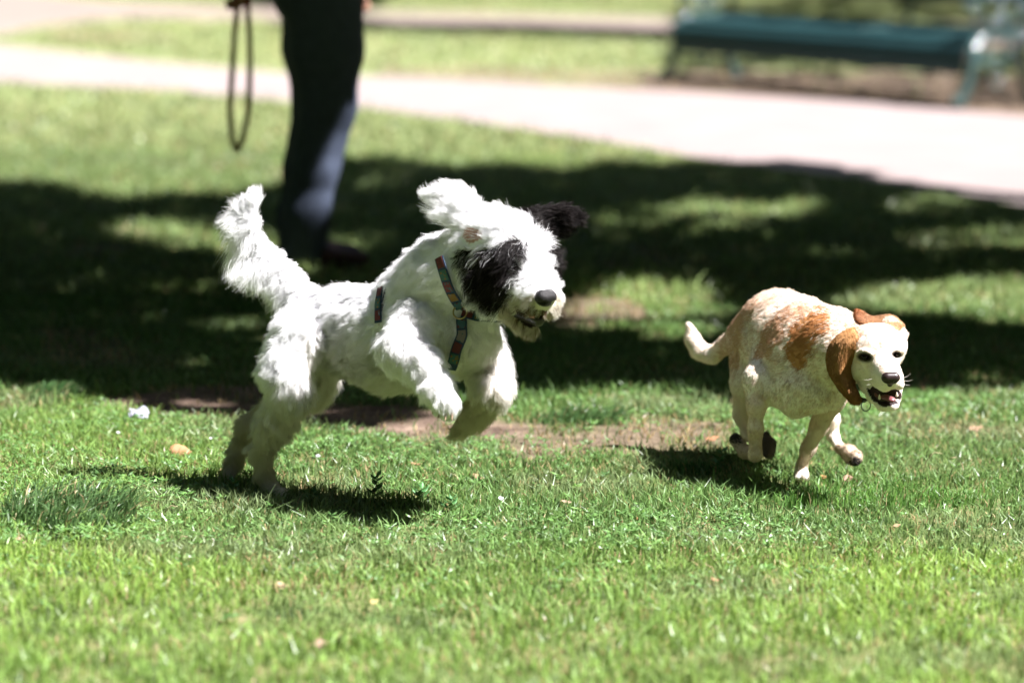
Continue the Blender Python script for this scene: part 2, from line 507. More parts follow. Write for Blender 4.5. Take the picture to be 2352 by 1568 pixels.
# ---------------------------------------------------------------- low broad-leaved weeds between the blades
def leaf_fan(c, n, L, w, tilt, col):
    """rosette of small ovate leaves; returns V,F,C"""
    V, F, C = [], [], []
    a0 = random.random() * 6.28
    for i in range(n):
        a = a0 + i * 2.4 + random.uniform(-.3, .3); l = L * random.uniform(.6, 1.15); t = tilt * random.uniform(.5, 1.4)
        d = np.array([math.cos(a) * math.cos(t), math.sin(a) * math.cos(t), math.sin(t)])
        s = np.array([-math.sin(a), math.cos(a), 0.0]); up = np.cross(d, s)
        h0 = random.uniform(0, 0.012)
        b = np.array(c) + np.array([0, 0, h0])
        k = len(V)
        V += [b, b + d * l * .45 + s * w * l - up * .12 * l, b + d * l * .5 + up * 0.03 * l, b + d * l * .45 - s * w * l - up * .12 * l, b + d * l - up * .1 * l]
        F += [(k, k + 1, k + 2), (k, k + 2, k + 3), (k + 1, k + 4, k + 2), (k + 2, k + 4, k + 3)]
        cc = np.array(col) * random.uniform(.75, 1.25)
        C += [cc] * 5
    return V, F, C

V, F, C = [], [], []
wy = rng.uniform(6.0, 8.8, 15000); wx = rng.uniform(-1, 1, 15000) * (0.15 * wy + 0.5)
WP = np.stack([wx, wy, np.zeros(15000)], 1); wu, wv = PIX(WP)
pr = 0.10 + 0.70 * sstep(0.45, 0.75, noise3(WP, 2.3, 21.0)); pr[wv > 1270] *= 0.2
ok = (rng.random(15000) < pr) & (rng.random(15000) > bare_at(wx, wy)); wz = ground_z(wx, wy)
for x, y, z in zip(wx[ok], wy[ok], wz[ok]):
    g = random.random()
    col = (0.070 + .06 * g, 0.155 + .10 * g, 0.042 + .02 * g)
    v_, f_, c_ = leaf_fan((x, y, z + 0.008), random.randint(3, 6), random.uniform(.009, .020), .24, .45, col)
    k = len(V); V += v_; F += [tuple(q + k for q in t) for t in f_]; C += c_
me = mesh_from('ground_cover', np.array(V), np.array(F), smooth=False); point_color(me, np.array(C))
M_WEED = mat_leafy('weed_leaf', 0.3, 0.4, 0.4)
tag(obj('ground_cover_weeds', me, M_WEED), 'small broad-leaved weeds growing low among the grass', 'weeds', kind='stuff')

# ---------------------------------------------------------------- trees beside the lawn (their crowns throw the shade)
SHADE_TOP = [(-2500, 380), (-600, 400), (0, 428), (120, 432), (300, 456), (520, 452), (640, 438), (780, 372), (860, 362), (1000, 398), (1110, 384), (1300, 392), (1420, 376), (1700, 376), (1880, 384), (2050, 412), (2200, 440), (2352, 474), (2600, 520), (4200, 800)]
SHADE_BOT = [(4200, 860), (2600, 880), (2352, 892), (2150, 905), (2000, 900), (1750, 925), (1600, 912), (1420, 895), (1250, 895), (1150, 905), (1000, 915), (840, 978), (700, 968), (600, 958), (420, 946), (260, 930), (200, 902), (0, 892), (-600, 890), (-2500, 900)]
SUNNY = [  # gaps: outline, how open
    ([(260, 530), (330, 508), (430, 512), (520, 535), (660, 545), (660, 590), (500, 605), (400, 588), (300, 565)], 0.95),
    ([(50, 535), (110, 525), (140, 550), (100, 568), (55, 560)], 0.7),
    ([(360, 745), (480, 735), (590, 722), (700, 735), (690, 772), (560, 778), (420, 772)], 0.55),
    ([(790, 395), (880, 385), (960, 420), (900, 440), (800, 435)], 0.6),
    ([(760, 545), (870, 520), (930, 560), (900, 600), (780, 590)], 0.75),
    ([(1350, 500), (1440, 475), (1480, 520), (1420, 545), (1340, 540)], 0.75),
    ([(1480, 485), (1560, 465), (1700, 470), (1860, 462), (1900, 480), (1780, 505), (1700, 535), (1600, 540), (1490, 545)], 0.9),
    ([(2010, 465), (2150, 448), (2270, 470), (2200, 492), (2030, 490)], 0.85),
    ([(2060, 530), (2200, 512), (2420, 520), (2700, 540), (2600, 580), (2300, 565), (2100, 570)], 0.85),
    ([(1890, 575), (1960, 565), (1980, 590), (1900, 597)], 0.6),
    ([(1270, 695), (1330, 680), (1440, 640), (1560, 655), (1680, 670), (1680, 760), (1620, 790), (1490, 790), (1440, 745), (1280, 755)], 0.92),
    ([(1900, 690), (2050, 665), (2250, 640), (2500, 630), (2900, 640), (2900, 740), (2400, 760), (2150, 742), (2090, 735), (1930, 720)], 0.9),
    ([(2170, 865), (2260, 840), (2400, 850), (2380, 890), (2200, 895)], 0.6),
    ([(230, 905), (420, 912), (620, 930), (560, 945), (330, 935)], 0.55),
    ([(690, 945), (790, 940), (800, 975), (690, 985)], 0.7),
    ([(505, 598), (600, 586), (710, 586), (720, 636), (560, 650)], 0.82),
    ([(1270, 600), (1360, 590), (1380, 620), (1290, 630)], 0.35),
]
FAR_SHADE = [
    ([(1545, 20), (2352, -60), (3300, -80), (3300, 300), (2600, 268), (2352, 248), (2000, 225), (1700, 200), (1540, 180), (1530, 120)], .15),
    ([(640, 50), (760, 42), (900, 58), (1200, 62), (1560, 76), (1560, 96), (1200, 84), (900, 76), (640, 64)], .95),
    ([(520, -60), (900, -60), (860, 20), (700, 26), (560, 14)], .95),
]

def shade_at(P):
    u, v = PIX(P); d = P[:, 1]
    j = np.clip(12 / np.maximum(d, 1), .3, 1.3)
    uu = u + 60 * (noise3(P, 2.3, 31.0) - .5) * j; vv = v + 20 * (noise3(P, 3.1, 17.0) - .5) * j
    s = inpoly(uu, vv, SHADE_TOP + SHADE_BOT).astype(float)
    for poly, k in SUNNY: s *= 1 - min(1, k * 1.12) * inpoly(uu, vv, poly)
    dap = sstep(.42, .58, noise3(P, .9, 41.0))
    for poly, k in FAR_SHADE: s = np.maximum(s, inpoly(u, v, poly) * (k if k > .8 else k * (.6 + .4 * dap)))
    return s

def limb(V, F, pts, rad, n=9):
    """bent tapering tube"""
    base = len(V); pts = [Vector(p) for p in pts]
    for i, (p, r) in enumerate(zip(pts, rad)):
        t = (pts[min(i + 1, len(pts) - 1)] - pts[max(i - 1, 0)]).normalized()
        a = t.orthogonal().normalized(); b = t.cross(a)
        for k in range(n):
            an = 2 * math.pi * k / n
            V.append(p + (a * math.cos(an) + b * math.sin(an)) * r * random.uniform(.93, 1.07))
    for i in range(len(pts) - 1):
        for k in range(n):
            F.append((base + i * n + k, base + i * n + (k + 1) % n, base + (i + 1) * n + (k + 1) % n, base + (i + 1) * n + k))
    F.append(tuple(base + (len(pts) - 1) * n + k for k in range(n)))

M_BARK = mat_plain('bark', (0.16, 0.12, 0.09), 0.9, spec=0.1, noise=0.4, scale=9, bump=1.0)
M_CROWN = mat_leafy('tree_leaf', 0.10, 0.5, 0.3)
TREES = [((4.9, 12.6), 7.6, 'tall leafy tree whose crown shades the lawn behind the dogs'),
         ((5.6, 9.6), 6.6, 'leafy tree to the side throwing dappled shade near the running hound'),
         ((-3.9, 12.4), 7.0, 'leafy tree beyond the dark shaded side of the lawn'),
         ((8.6, 20.8), 8.2, 'leafy tree whose crown shades the green bench'),
         ((11.5, 27.5), 8.6, 'leafy tree shading the narrow far path')]

def build_trees():
    n = 165000
    # ground points to be shaded, then leaves strung up towards the sun above them
    xy = np.stack([rng.uniform(-11, 8, n), rng.uniform(8.0, 17.5, n)], 1)
    xf = np.stack([rng.uniform(-3, 10, n), rng.uniform(17, 36, n)], 1)
    g = np.concatenate([xy, xf]); Pg = np.concatenate([g, np.zeros((len(g), 1))], 1)
    s = shade_at(Pg)
    ok = rng.random(len(s)) < s * np.where(Pg[:, 1] < 17.2, 0.85, 0.95)
    Pg = Pg[ok]
    z = rng.uniform(3.3, 7.4, len(Pg)) + rng.normal(0, .2, len(Pg))
    Pg = Pg + SUN_DIR[None] / SUN_DIR[2] * z[:, None]
    T = np.array([t[0] for t in TREES])
    D = np.linalg.norm(Pg[:, None, :2] - T[None], axis=2)
    D[:, 3:] += np.where(Pg[:, 1] < 17, 9, 0)[:, None]
    own = D.argmin(1)
    for i, (xy, H, label) in enumerate(TREES):
        root = empty('park_tree', (*xy, 0)); tag(root, label, 'tree', 'trees at the edge of the lawn')
        L = Pg[own == i]
        V, F = [], []
        c = L.mean(0) if len(L) else np.array([*xy, 5.0])
        top = np.array([xy[0] * .55 + c[0] * .45, xy[1] * .55 + c[1] * .45, H * .78])
        st = np.array([*xy, -0.1]); pts = [st + (top - st) * t + np.array([.12 * math.sin(t * 5 + i), .1 * math.cos(t * 4), 0]) for t in np.linspace(0, 1, 9)]
        limb(V, F, pts, [.24 * (1 - .75 * t) + (.09 if k == 0 else 0) for k, t in enumerate(np.linspace(0, 1, 9))], 12)
        for k in range(14):
            a = pts[random.randint(3, 7)]; b = L[random.randrange(len(L))] if len(L) else a + np.array([1, 0, 1])
            m = (a + b) / 2 + np.array([0, 0, .25])
            limb(V, F, [a, a * .5 + m * .5 + np.array([0, 0, .08]), m, b * .6 + m * .4, b], [.085, .065, .045, .028, .01], 6)
        o = obj('trunk', mesh_from('trunk', np.array([list(p) for p in V]), F), M_BARK); adopt(o, root)
        if len(L):
            n = len(L); sz = rng.uniform(.075, .135, n) * (1.0 if i < 3 else 1.5)
            d = unit(rng.normal(size=(n, 3)) + np.array([0, 0, -.4])); w = unit(np.cross(d, rng.normal(size=(n, 3))))
            s_ = sz[:, None]
            LV = np.stack([L - d * s_, L + w * s_ * .55, L + d * s_, L - w * s_ * .55], 1).reshape(-1, 3)
            LF = np.arange(n * 4).reshape(n, 4)
            me = mesh_from('crown', LV, LF, smooth=False)
            C = np.array([.055, .11, .03]) * rng.uniform(.7, 1.3, n)[:, None]
            point_color(me, np.repeat(C, 4, axis=0))
            o = obj('crown', me, M_CROWN); adopt(o, root)
build_trees()

# unseen ring of wood, added out of the picture to close off the low sky
def build_wood():
    C = []
    def row(n, fx, fy, h):
        for k in range(n):
            t = (k + random.uniform(.2, .8)) / n
            for lvl in range(3):
                C.append((fx(t) + random.uniform(-1.5, 1.5), fy(t) + random.uniform(-1.5, 1.5), h * (.2 + .28 * lvl) + random.uniform(-.6, .6), h * .17 + random.uniform(.3, 1.0)))
    row(9, lambda t: -12.5, lambda t: -8 + 46 * t, 22)          # one side
    row(8, lambda t: -12 + 34 * t, lambda t: -8.0, 22)         # behind the photographer
    row(8, lambda t: 23.0, lambda t: -8 + 52 * t, 21)           # sun side, kept low enough to leave the lawn lit
    row(9, lambda t: -14 + 40 * t, lambda t: 38.5, 25)          # far end
    V = []
    for x, y, z, r in C:
        m = int(210 * r * r)
        d = unit(rng.normal(size=(m, 3))) * (r * rng.uniform(.5, 1.05, (m, 1))) * np.array([1, 1, 1.2]) + np.array([x, y, z])
        V.append(d[d[:, 2] > .5])
    L = np.concatenate(V); n = len(L); d = unit(rng.normal(size=(n, 3))); w = unit(np.cross(d, rng.normal(size=(n, 3)))); s_ = rng.uniform(.22, .42, n)[:, None]
    LV = np.stack([L - d * s_, L + w * s_ * .6, L + d * s_, L - w * s_ * .6], 1).reshape(-1, 3)
    me = mesh_from('sky_blocking_wood', LV, np.arange(n * 4).reshape(n, 4), smooth=False)
    point_color(me, np.repeat(np.array([.05, .10, .028]) * rng.uniform(.7, 1.3, n)[:, None], 4, axis=0))
    tag(obj('sky_blocking_wood', me, M_CROWN), 'unseen leafy wood added around the lawn to block the low sky', 'wood', kind='stuff')
build_wood()
# ================================================================= the shaggy white dog in mid-leap
def fur_strands(P, N, flow, L, lift, k=6, wave=0.12, clump=0.55, guides=2600, sag=0.25, jitter=0.28):
    """strands from roots P with normals N; flow (n,3) combed direction, lift = how far hair stands up"""
    n = len(P)
    gi = rng.choice(n, min(guides, n), replace=False)
    kd = KDTree(len(gi))
    for j, g in enumerate(gi): kd.insert(P[g], j)
    kd.balance()
    near = np.array([kd.find(p)[1] for p in P])
    # combed direction lies in the tangent plane
    f = flow - (flow * N).sum(1)[:, None] * N; f = unit(f)
    jit_g = rng.normal(0, jitter, (len(gi), 3)); lg = rng.uniform(.75, 1.2, len(gi))
    d0 = unit(f * (1 - lift)[:, None] + N * lift[:, None] + jit_g[near] + rng.normal(0, .16, (n, 3)))
    Lk = L * lg[near] * rng.uniform(.7, 1.15, n)
    d1 = unit(d0 + f * 0.55 + np.array([0, 0, -1.0]) * sag)
    t = np.linspace(0, 1, k)[None, :, None]
    S = P[:, None] + Lk[:, None, None] * (d0[:, None] * (t - .5 * t * t) + d1[:, None] * (.5 * t * t))
    # draw the tips of a lock together
    tip_g = S[gi][near]
    off = P - P[gi][near]
    target = tip_g + off[:, None] * (1 - .75 * t)
    same = np.clip(1 - np.linalg.norm(off, axis=1) / 0.02, 0, 1)
    c = (clump * same)[:, None, None] * t ** 1.2
    S = S * (1 - c) + target * c
    # a slow wave along each lock
    ph = rng.uniform(0, 6.28, len(gi))[near][:, None]; sd = unit(np.cross(d0, N) + 1e-6)
    S += (np.sin(ph + 5.0 * t[..., 0]) * t[..., 0] * wave * Lk[:, None])[..., None] * sd[:, None]
    return S

def build_white_dog():
    Y0 = G(621, 1143)[1]
    S0 = 7840.0 / Y0                           # pixels per metre at the dog
    px = lambda r: r / S0
    p = lambda u, v, dy: W(u, v, Y0 + dy)
    vol = Vol(W(480, 1180, Y0) - np.array([0, .55, 0]), W(1360, 410, Y0) + np.array([0, .35, 0]), 0.0042)
    fwd = unit([math.cos(.52), -math.sin(.52), 0.0]); lat = np.array([-fwd[1], fwd[0], 0]) * -1   # dog's right, to the camera
    T = dict(wd=lat, ws=.80)
    ch = lambda pts, k=.02, reg=None, **kw: vol.chain([(p(u, v, dy), px(r)) for u, v, dy, r in pts], k, reg, **kw)
    # trunk
    ch([(706, 738, .07, 66), (800, 758, .02, 92), (892, 776, -.04, 112), (985, 764, -.10, 118)], .03, 'torso', **T)
    ch([(985, 764, -.10, 112), (1078, 768, -.155, 72)], .03, 'chest', **T)
    ch([(955, 690, -.07, 84), (1020, 634, -.12, 82), (1085, 596, -.175, 74)], .03, 'neck')
    # head
    ch([(1140, 566, -.205, 80), (1168, 578, -.225, 80)], .025, 'skull'); ch([(1215, 560, -.20, 44), (1250, 600, -.205, 30)], .025, 'skull'); ch([(1165, 580, -.27, 30), (1178, 596, -.28, 26)], .02, 'skull')
    ch([(1122, 640, -.215, 62), (1150, 672, -.22, 52)], .025, 'cheek')
    ch([(1186, 622, -.25, 62), (1222, 664, -.285, 50), (1244, 690, -.312, 36)], .02, 'muzzle')
    ch([(1218, 680, -.305, 30), (1206, 702, -.30, 26)], .012, 'muzzle'); ch([(1254, 672, -.285, 26), (1264, 694, -.285, 20)], .012, 'muzzle')
    ch([(1165, 692, -.235, 34), (1198, 728, -.26, 22), (1222, 751, -.290, 13)], .010, 'jaw')
    # ears
    ew = unit(ray(1050, 470))
    ch([(1094, 512, -.20, 36), (1056, 482, -.185, 36), (1022, 460, -.175, 25), (997, 453, -.17, 8)], .018, 'ear_white', wd=ew, ws=.34)
    ch([(1205, 512, -.17, 30), (1245, 512, -.15, 27), (1284, 505, -.145, 28), (1312, 500, -.15, 20)], .014, 'ear_black', wd=ew, ws=.36)
    # tail
    ch([(706, 690, .08, 30), (664, 640, .10, 22), (620, 592, .11, 18), (578, 552, .11, 18), (568, 510, .10, 16), (580, 462, .10, 12)], .016, 'tail')
    # near hind leg
    ch([(690, 780, .0, 66), (655, 858, -.035, 52)], .03, 'thigh'); ch([(655, 850, -.035, 50), (668, 905, -.05, 42), (630, 972, -.03, 36), (598, 1040, -.005, 19), (606, 1090, -.005, 17)], .02, 'shank')
    ch([(606, 1088, -.005, 17), (622, 1126, -.01, 19), (646, 1134, -.035, 15)], .014, 'paw')
    # far hind leg
    ch([(730, 790, .12, 60), (720, 880, .10, 44)], .03, 'thigh2'); ch([(715, 880, .10, 40), (640, 940, .14, 26), (572, 975, .16, 17), (542, 1050, .17, 15), (527, 1084, .16, 14)], .018, 'shank2')
    # near foreleg
    ch([(958, 745, -.17, 58), (922, 800, -.215, 46), (974, 842, -.265, 37), (1004, 888, -.295, 33)], .02, 'foreleg'); ch([(1004, 888, -.295, 33), (1024, 926, -.31, 29), (1030, 938, -.315, 22)], .012, 'forepaw')
    # far foreleg
    ch([(1090, 785, -.10, 52), (1112, 838, -.10, 46), (1130, 892, -.16, 38)], .02, 'foreleg2'); ch([(1130, 892, -.16, 38), (1098, 948, -.12, 28), (1058, 986, -.10, 14)], .012, 'forepaw2')
    # mouth slot
    vol.cone(p(1200, 712, -.29), p(1240, 722, -.33), px(5), px(9), .006, cut=True)
    me = vol.mesh('body', 3)
    V, Q = vol.V, vol.Q
    root = empty('shaggy_dog', (p(621, 1143, 0)[0], Y0, 0.0))
    tag(root, 'shaggy white puppy with black eye patch and harness leaping off its hind paws', 'dog')

    def coat_color(P, reg, soft=0.0):
        n = len(P); u, v = PIX(P); u = u + rng.normal(0, 1, n) * soft; v = v + rng.normal(0, 1, n) * soft
        u = u + 12 * (noise3(P, 60, 1) - .5); v = v + 12 * (noise3(P, 60, 5) - .5)
        c = np.tile(np.array([.94, .94, .955]), (n, 1))
        dirt = sstep(840, 1000, v) * .5 + .28 * sstep(700, 860, v) * (u > 700)
        dirt = np.where(np.isin(reg, ['jaw']), .75, dirt)
        dirt = np.where((reg == 'muzzle') & (v > 680), .62, dirt)
        dirt = np.where(np.isin(reg, ['forepaw2', 'shank2']), .75, dirt)
        dirt = np.where(np.isin(reg, ['forepaw', 'foreleg']), .06, dirt)
        c = c * (1 - dirt[:, None]) + np.array([.58, .51, .36]) * dirt[:, None]
        grey = (noise3(P, 22, 8) > .66) & np.isin(reg, ['shank', 'paw', 'torso', 'thigh'])
        c[grey] *= .86
        head = np.isin(reg, ['skull', 'muzzle', 'cheek', 'neck', 'jaw'])
        patch = inpoly(u, v, [(1046, 585), (1070, 572), (1100, 580), (1135, 568), (1160, 556), (1190, 548), (1212, 556), (1214, 580), (1202, 605), (1192, 632), (1186, 660), (1168, 700), (1128, 702), (1090, 672), (1062, 632)]) & head
        patch2 = inpoly(u, v, [(1250, 568), (1268, 552), (1300, 565), (1320, 610), (1296, 642), (1272, 640), (1262, 615)]) & head
        ear = (reg == 'ear_black') | (inpoly(u, v, [(1206, 478), (1350, 440), (1350, 560), (1262, 560), (1226, 520)]))
        patch &= ~((rng.random(n) < .12 * sstep(1110, 1060, u)) & (soft > 0))
        bl = patch | patch2 | ear
        c[bl] = np.array([.014, .011, .011]) * rng.uniform(.6, 1.6, bl.sum())[:, None]
        return c, bl

    bc, bl = coat_color(V, vol.region(V)); bc *= .92
    u, v = PIX(V)
    lips = inpoly(u, v, [(1184, 706), (1250, 714), (1258, 745), (1215, 756), (1188, 736)]) & np.isin(vol.region(V), ['muzzle', 'jaw']); bc[lips] = (.02, .014, .013)
    pink = inpoly(u, v, [(1068, 520), (1105, 528), (1108, 548), (1078, 560), (1062, 545)]); bc[pink] = (.5, .28, .24)
    point_color(me, bc)
    body = obj('body', me, mat_attr('dog_skin', .8, .1)); adopt(body, root)

    # ---- coat
    n = 300000
    P, N = scatter(V, Q, n, lambda X: np.where((PIX(X)[0] < 690) & (PIX(X)[1] < 690), 2.6, 1.0))
    reg = vol.region(P)
    flow = np.zeros((n, 3)); L = np.full(n, .030); lift = np.full(n, .35)
    FL = {'torso': ((-.75, .3, -.5), .026, .30), 'chest': ((-.1, 0, -1), .024, .24), 'neck': ((-.65, .3, -.55), .027, .34),
          'skull': ((-.75, .25, .25), .030, .30), 'cheek': ((-.55, .1, -.8), .036, .26), 'muzzle': ((-.35, .2, -.75), .028, .40), 'jaw': ((-.05, 0, -1), .024, .28),
          'ear_white': ((-.85, .1, .35), .036, .22), 'ear_black': ((.9, 0, .1), .026, .25), 'tail': ((-.50, .1, -.85), .058, .30),
          'thigh': ((-.35, .1, -.9), .026, .30), 'shank': ((-.05, .1, -1), .030, .24), 'paw': ((.3, -.2, -.9), .017, .20),
          'thigh2': ((-.3, .1, -.9), .034, .3), 'shank2': ((-.45, .1, -.8), .030, .32),
          'foreleg': ((.25, -.1, -.9), .026, .32), 'forepaw': ((.3, -.2, -.9), .014, .2), 'foreleg2': ((.1, 0, -1), .030, .32), 'forepaw2': ((-.65, .1, -.7), .030, .20)}
    for r_, (f, l, li) in FL.items():
        m = reg == r_; flow[m] = f; L[m] = l; lift[m] = li
    u, v = PIX(P)
    # tail plume: long on the underside, brushy tip
    m = reg == 'tail'
    under = sstep(-.35, .6, -(N @ unit([.7, 0, .7])))
    L[m] = .024 + np.where(v[m] < 545, .038, .066) * under[m] * sstep(720, 650, u[m]) * (1 - .45 * sstep(600, 640, u[m]))
    w_ = sstep(560, 450, v)[:, None]; fl = np.array([-.50, .1, -.85]) * (1 - w_) ** 2 + np.array([-1.1, 0, .1]) * 2 * w_ * (1 - w_) + np.array([.15, 0, 1.0]) * w_ ** 2
    flow[m] = fl[m]; tip = m & (v < 490); L[tip] = .030
    # face: hair parts at the bridge of the nose, swept back from it
    brow = (reg == 'skull') & (v > 530); flow[brow] = unit(np.stack([-(1215 - u[brow]) / 90 - .25, np.full(brow.sum(), .3), -(v[brow] - 560) / 120], 1))
    L[brow & (v < 580) & (u < 1230)] = .015
    nose = p(1255, 687, -.340)
    dn = np.linalg.norm(P - nose, axis=1)
    L[(dn < .075)] = .018; keepout = dn > .023
    mz = reg == 'muzzle'; L[mz & (v > 690)] = .022
    flow[mz] = unit((P[mz] - nose) * np.array([1, 1, .6]) + np.array([0, 0, -.03]))
    patchy = inpoly(u, v, [(1046, 585), (1212, 550), (1190, 640), (1150, 690), (1090, 665)]); L[patchy] = .042; flow[patchy] = (-.55, .1, -.85)
    inner = inpoly(u, v, [(1064, 518), (1112, 524), (1112, 560), (1076, 570), (1058, 545)]); keepout &= ~(inner & (rng.random(n) < .93))
    # inside of the mouth stays clear
    keepout &= ~inpoly(u, v, [(1184, 708), (1244, 716), (1252, 742), (1216, 752), (1190, 732)])
    low = np.isin(reg, ['shank', 'shank2', 'paw']); L[low] *= 1 - .35 * sstep(980, 1070, v[low])
    topm = (N[:, 2] > .5) & np.isin(reg, ['torso', 'neck']); L[topm] *= .85
    # flattened under the harness
    hp = [[(1020, 588), (1034, 640), (1056, 694), (1060, 722)], [(1060, 722), (1090, 734), (1128, 738)], [(1064, 735), (1066, 770), (1046, 812), (1026, 852)], [(880, 668), (875, 700), (876, 745)]]
    near = np.full(n, 1e9)
    for poly in hp:
        for (a0, b0), (a1, b1) in zip(poly[:-1], poly[1:]):
            e = np.array([a1 - a0, b1 - b0]); q = np.stack([u - a0, v - b0], 1); t = np.clip(q @ e / (e @ e), 0, 1)
            near = np.minimum(near, np.linalg.norm(q - t[:, None] * e, axis=1))
    cam_side = N[:, 1] < .2
    hn = (near < 24) & cam_side; L[hn] *= .45; lift[hn] *= .5
    up = (near >= 24) & (near < 50) & cam_side & (u > 1000) & (u < 1080); L[up] *= .6
    keepout &= ~((near < 13) & cam_side & (rng.random(n) < .45))
    c, bl = coat_color(P, reg, 4.0)
    k = keepout
    S = fur_strands(P[k], N[k], flow[k], L[k], lift[k], clump=.45, guides=6500, jitter=.20)
    c = c[k] * rng.uniform(.94, 1.04, k.sum())[:, None]
    wet = (dn[k] < .10) & (v[k] > 700) & (noise3(P[k], 120, 3) > .5) & (rng.random(k.sum()) < .75); c[wet] = np.array([.16, .10, .06])
    sheen = bl[k] & (rng.random(k.sum()) < .07); c[sheen] = (.10, .085, .08)
    hair('coat', S, .00030, .00008, np.clip(c, 0, .95), mat_fur('long_fur', .42, .5, .25), root)

    # ---- nose, mouth, eyes
    nv = Vol(nose - .05, nose + .05, .0015)
    fd = unit(p(1255, 687, -.340) - p(1150, 575, -.215)); sd = unit(np.cross(fd, [0, 0, 1])); upv = np.cross(sd, fd)
    nc = nose - fd * .004
    nv.cone(nc - sd * .009 + upv * .002, nc + sd * .009 + upv * .002, .0160, .0160, .006); nv.cone(nc - upv * .006, nc - upv * .020 + fd * -.002, .0145, .0085, .008)
    for s in (-1, 1):
        nv.cone(nc + sd * s * .011 + fd * .0145 - upv * .002, nc + sd * s * .022 + fd * .008 - upv * .006, .0052, .0034, .002, cut=True)
    m_nose = mat_plain('wet_black_nose', (.008, .007, .008), .48, spec=.35, bump=.5, scale=600)
    adopt(obj('nose', nv.mesh('nose', 1), m_nose), root)
    mv = Vol(p(1216, 726, -.30) - .06, p(1216, 726, -.30) + .06, .002)
    mv.cone(p(1192, 716, -.275), p(1236, 734, -.318), px(16), px(15), .006)
    adopt(obj('mouth', mv.mesh('mouth', 1), mat_plain('dark_lips', (.018, .013, .013), .35, spec=.5)), root)
    tv = Vol(p(1222, 722, -.31) - .04, p(1222, 722, -.31) + .04, .0015)
    tv.cone(p(1206, 720, -.300), p(1226, 727, -.324), px(6), px(5), .004)
    adopt(obj('tongue', tv.mesh('tongue', 1), mat_plain('tongue_pink', (.45, .17, .16), .35, spec=.5)), root)
    for (uu, vv, dy) in ((1172, 622, -.302), (1268, 610, -.232)):
        ev = Vol(p(uu, vv, dy) - .02, p(uu, vv, dy) + .02, .0015); ev.cone(p(uu, vv, dy), p(uu, vv, dy) + 1e-4, .0085)
        adopt(obj('eye', ev.mesh('eye', 1), mat_plain('dog_eye', (.012, .008, .006), .08, spec=.7)), root)
    # ---- claws of the lifted and planted paws
    m_claw = mat_plain('claw', (.30, .22, .15), .4)
    for (a, b) in (((1012, 946, -.325), (1006, 960, -.333)), ((1024, 950, -.335), (1022, 966, -.342)), ((1038, 950, -.335), (1038, 966, -.342)), ((1000, 938, -.315), (992, 950, -.32)),
                   ((646, 1142, -.045), (656, 1148, -.05)), ((634, 1146, -.04), (642, 1152, -.045))):
        cv = Vol(np.minimum(p(*a), p(*b)) - .012, np.maximum(p(*a), p(*b)) + .012, .0012); cv.cone(p(*a), p(*b), .0036, .0012)
        adopt(obj('claw', cv.mesh('claw', 1), m_claw), root)

    # ---- harness
    bvh = BVHTree.FromPolygons([Vector(x) for x in V.tolist()], Q.tolist())
    harness = empty('harness', (0, 0, 0)); harness.parent = root; harness.location = -Vector(root.location)
    tag(harness, 'blue webbing dog harness with teal, red and orange patches')
    m_web = mat_plain('harness_webbing', (.012, .034, .08), .7, noise=.25, scale=300, bump=.4)
    PC = [(.03, .10, .09), (.13, .016, .02), (.19, .10, .016), (.03, .085, .105), (.15, .125, .11), (.09, .012, .016)]
    def on_body(pts, n, lift_=.012):
        """camera-side line of pixels laid on the coat"""
        pts = np.array(pts, float); l = np.concatenate([[0], np.cumsum(np.linalg.norm(np.diff(pts, axis=0), axis=1))])
        s = np.linspace(0, l[-1], n); out = []
        for a in s:
            uu, vv = np.interp(a, l, pts[:, 0]), np.interp(a, l, pts[:, 1])
            d = unit(ray(uu, vv)); loc, nor, _, _ = bvh.ray_cast(Vector(CAMP), Vector(d))
            if loc is None: continue
            out.append((np.array(loc), np.array(nor)))
        Pn = np.array([o[0] for o in out]); Nn = np.array([o[1] for o in out])
        for _ in range(6):
            Pn[1:-1] = (Pn[:-2] + Pn[2:] + 2 * Pn[1:-1]) / 4; Nn[1:-1] = unit(Nn[:-2] + Nn[2:] + 2 * Nn[1:-1])
        return Pn + Nn * lift_, Nn
    def ring(c, ax, n, lift_, grow=.4):
        """closed loop round the body in the plane through c with normal ax"""
        ax = unit(ax); a = unit(np.cross(ax, [0, 0, 1])); b = np.cross(ax, a); Pn, Nn = [], []
        for i in range(n):
            t = 2 * math.pi * i / n; d = a * math.cos(t) + b * math.sin(t)
            loc, nor, _, _ = bvh.ray_cast(Vector(c), Vector(d))
            Pn.append(np.array(loc) if loc else np.array(c) + d * .1); Nn.append(d)
        Pn, Nn = np.array(Pn), np.array(Nn)
        for _ in range(4): Pn = (np.roll(Pn, 1, 0) + np.roll(Pn, -1, 0) + 2 * Pn) / 4
        return Pn + Nn * lift_, Nn
    def strap(Pn, Nn, w, closed=False, patches=True, seg=.026):
        n = len(Pn); t = unit(np.gradient(Pn, axis=0)) if not closed else unit(np.roll(Pn, -1, 0) - np.roll(Pn, 1, 0))
        s = unit(np.cross(t, Nn)); th = .0012
        def band(idx, w, lo, hi):
            VV = np.stack([Pn[idx] - s[idx] * w / 2 + Nn[idx] * lo, Pn[idx] + s[idx] * w / 2 + Nn[idx] * lo, Pn[idx] + s[idx] * w / 2 + Nn[idx] * hi, Pn[idx] - s[idx] * w / 2 + Nn[idx] * hi], 1).reshape(-1, 3)
            FF = []; m = len(idx)
            for i in range(m - 1):
                for k in range(4): FF.append((i * 4 + k, i * 4 + (k + 1) % 4, i * 4 + 4 + (k + 1) % 4, i * 4 + 4 + k))
            FF += [(0, 3, 2, 1), (m * 4 - 4, m * 4 - 3, m * 4 - 2, m * 4 - 1)]
            return VV, FF
        idx = list(range(n)) + ([0] if closed else [])
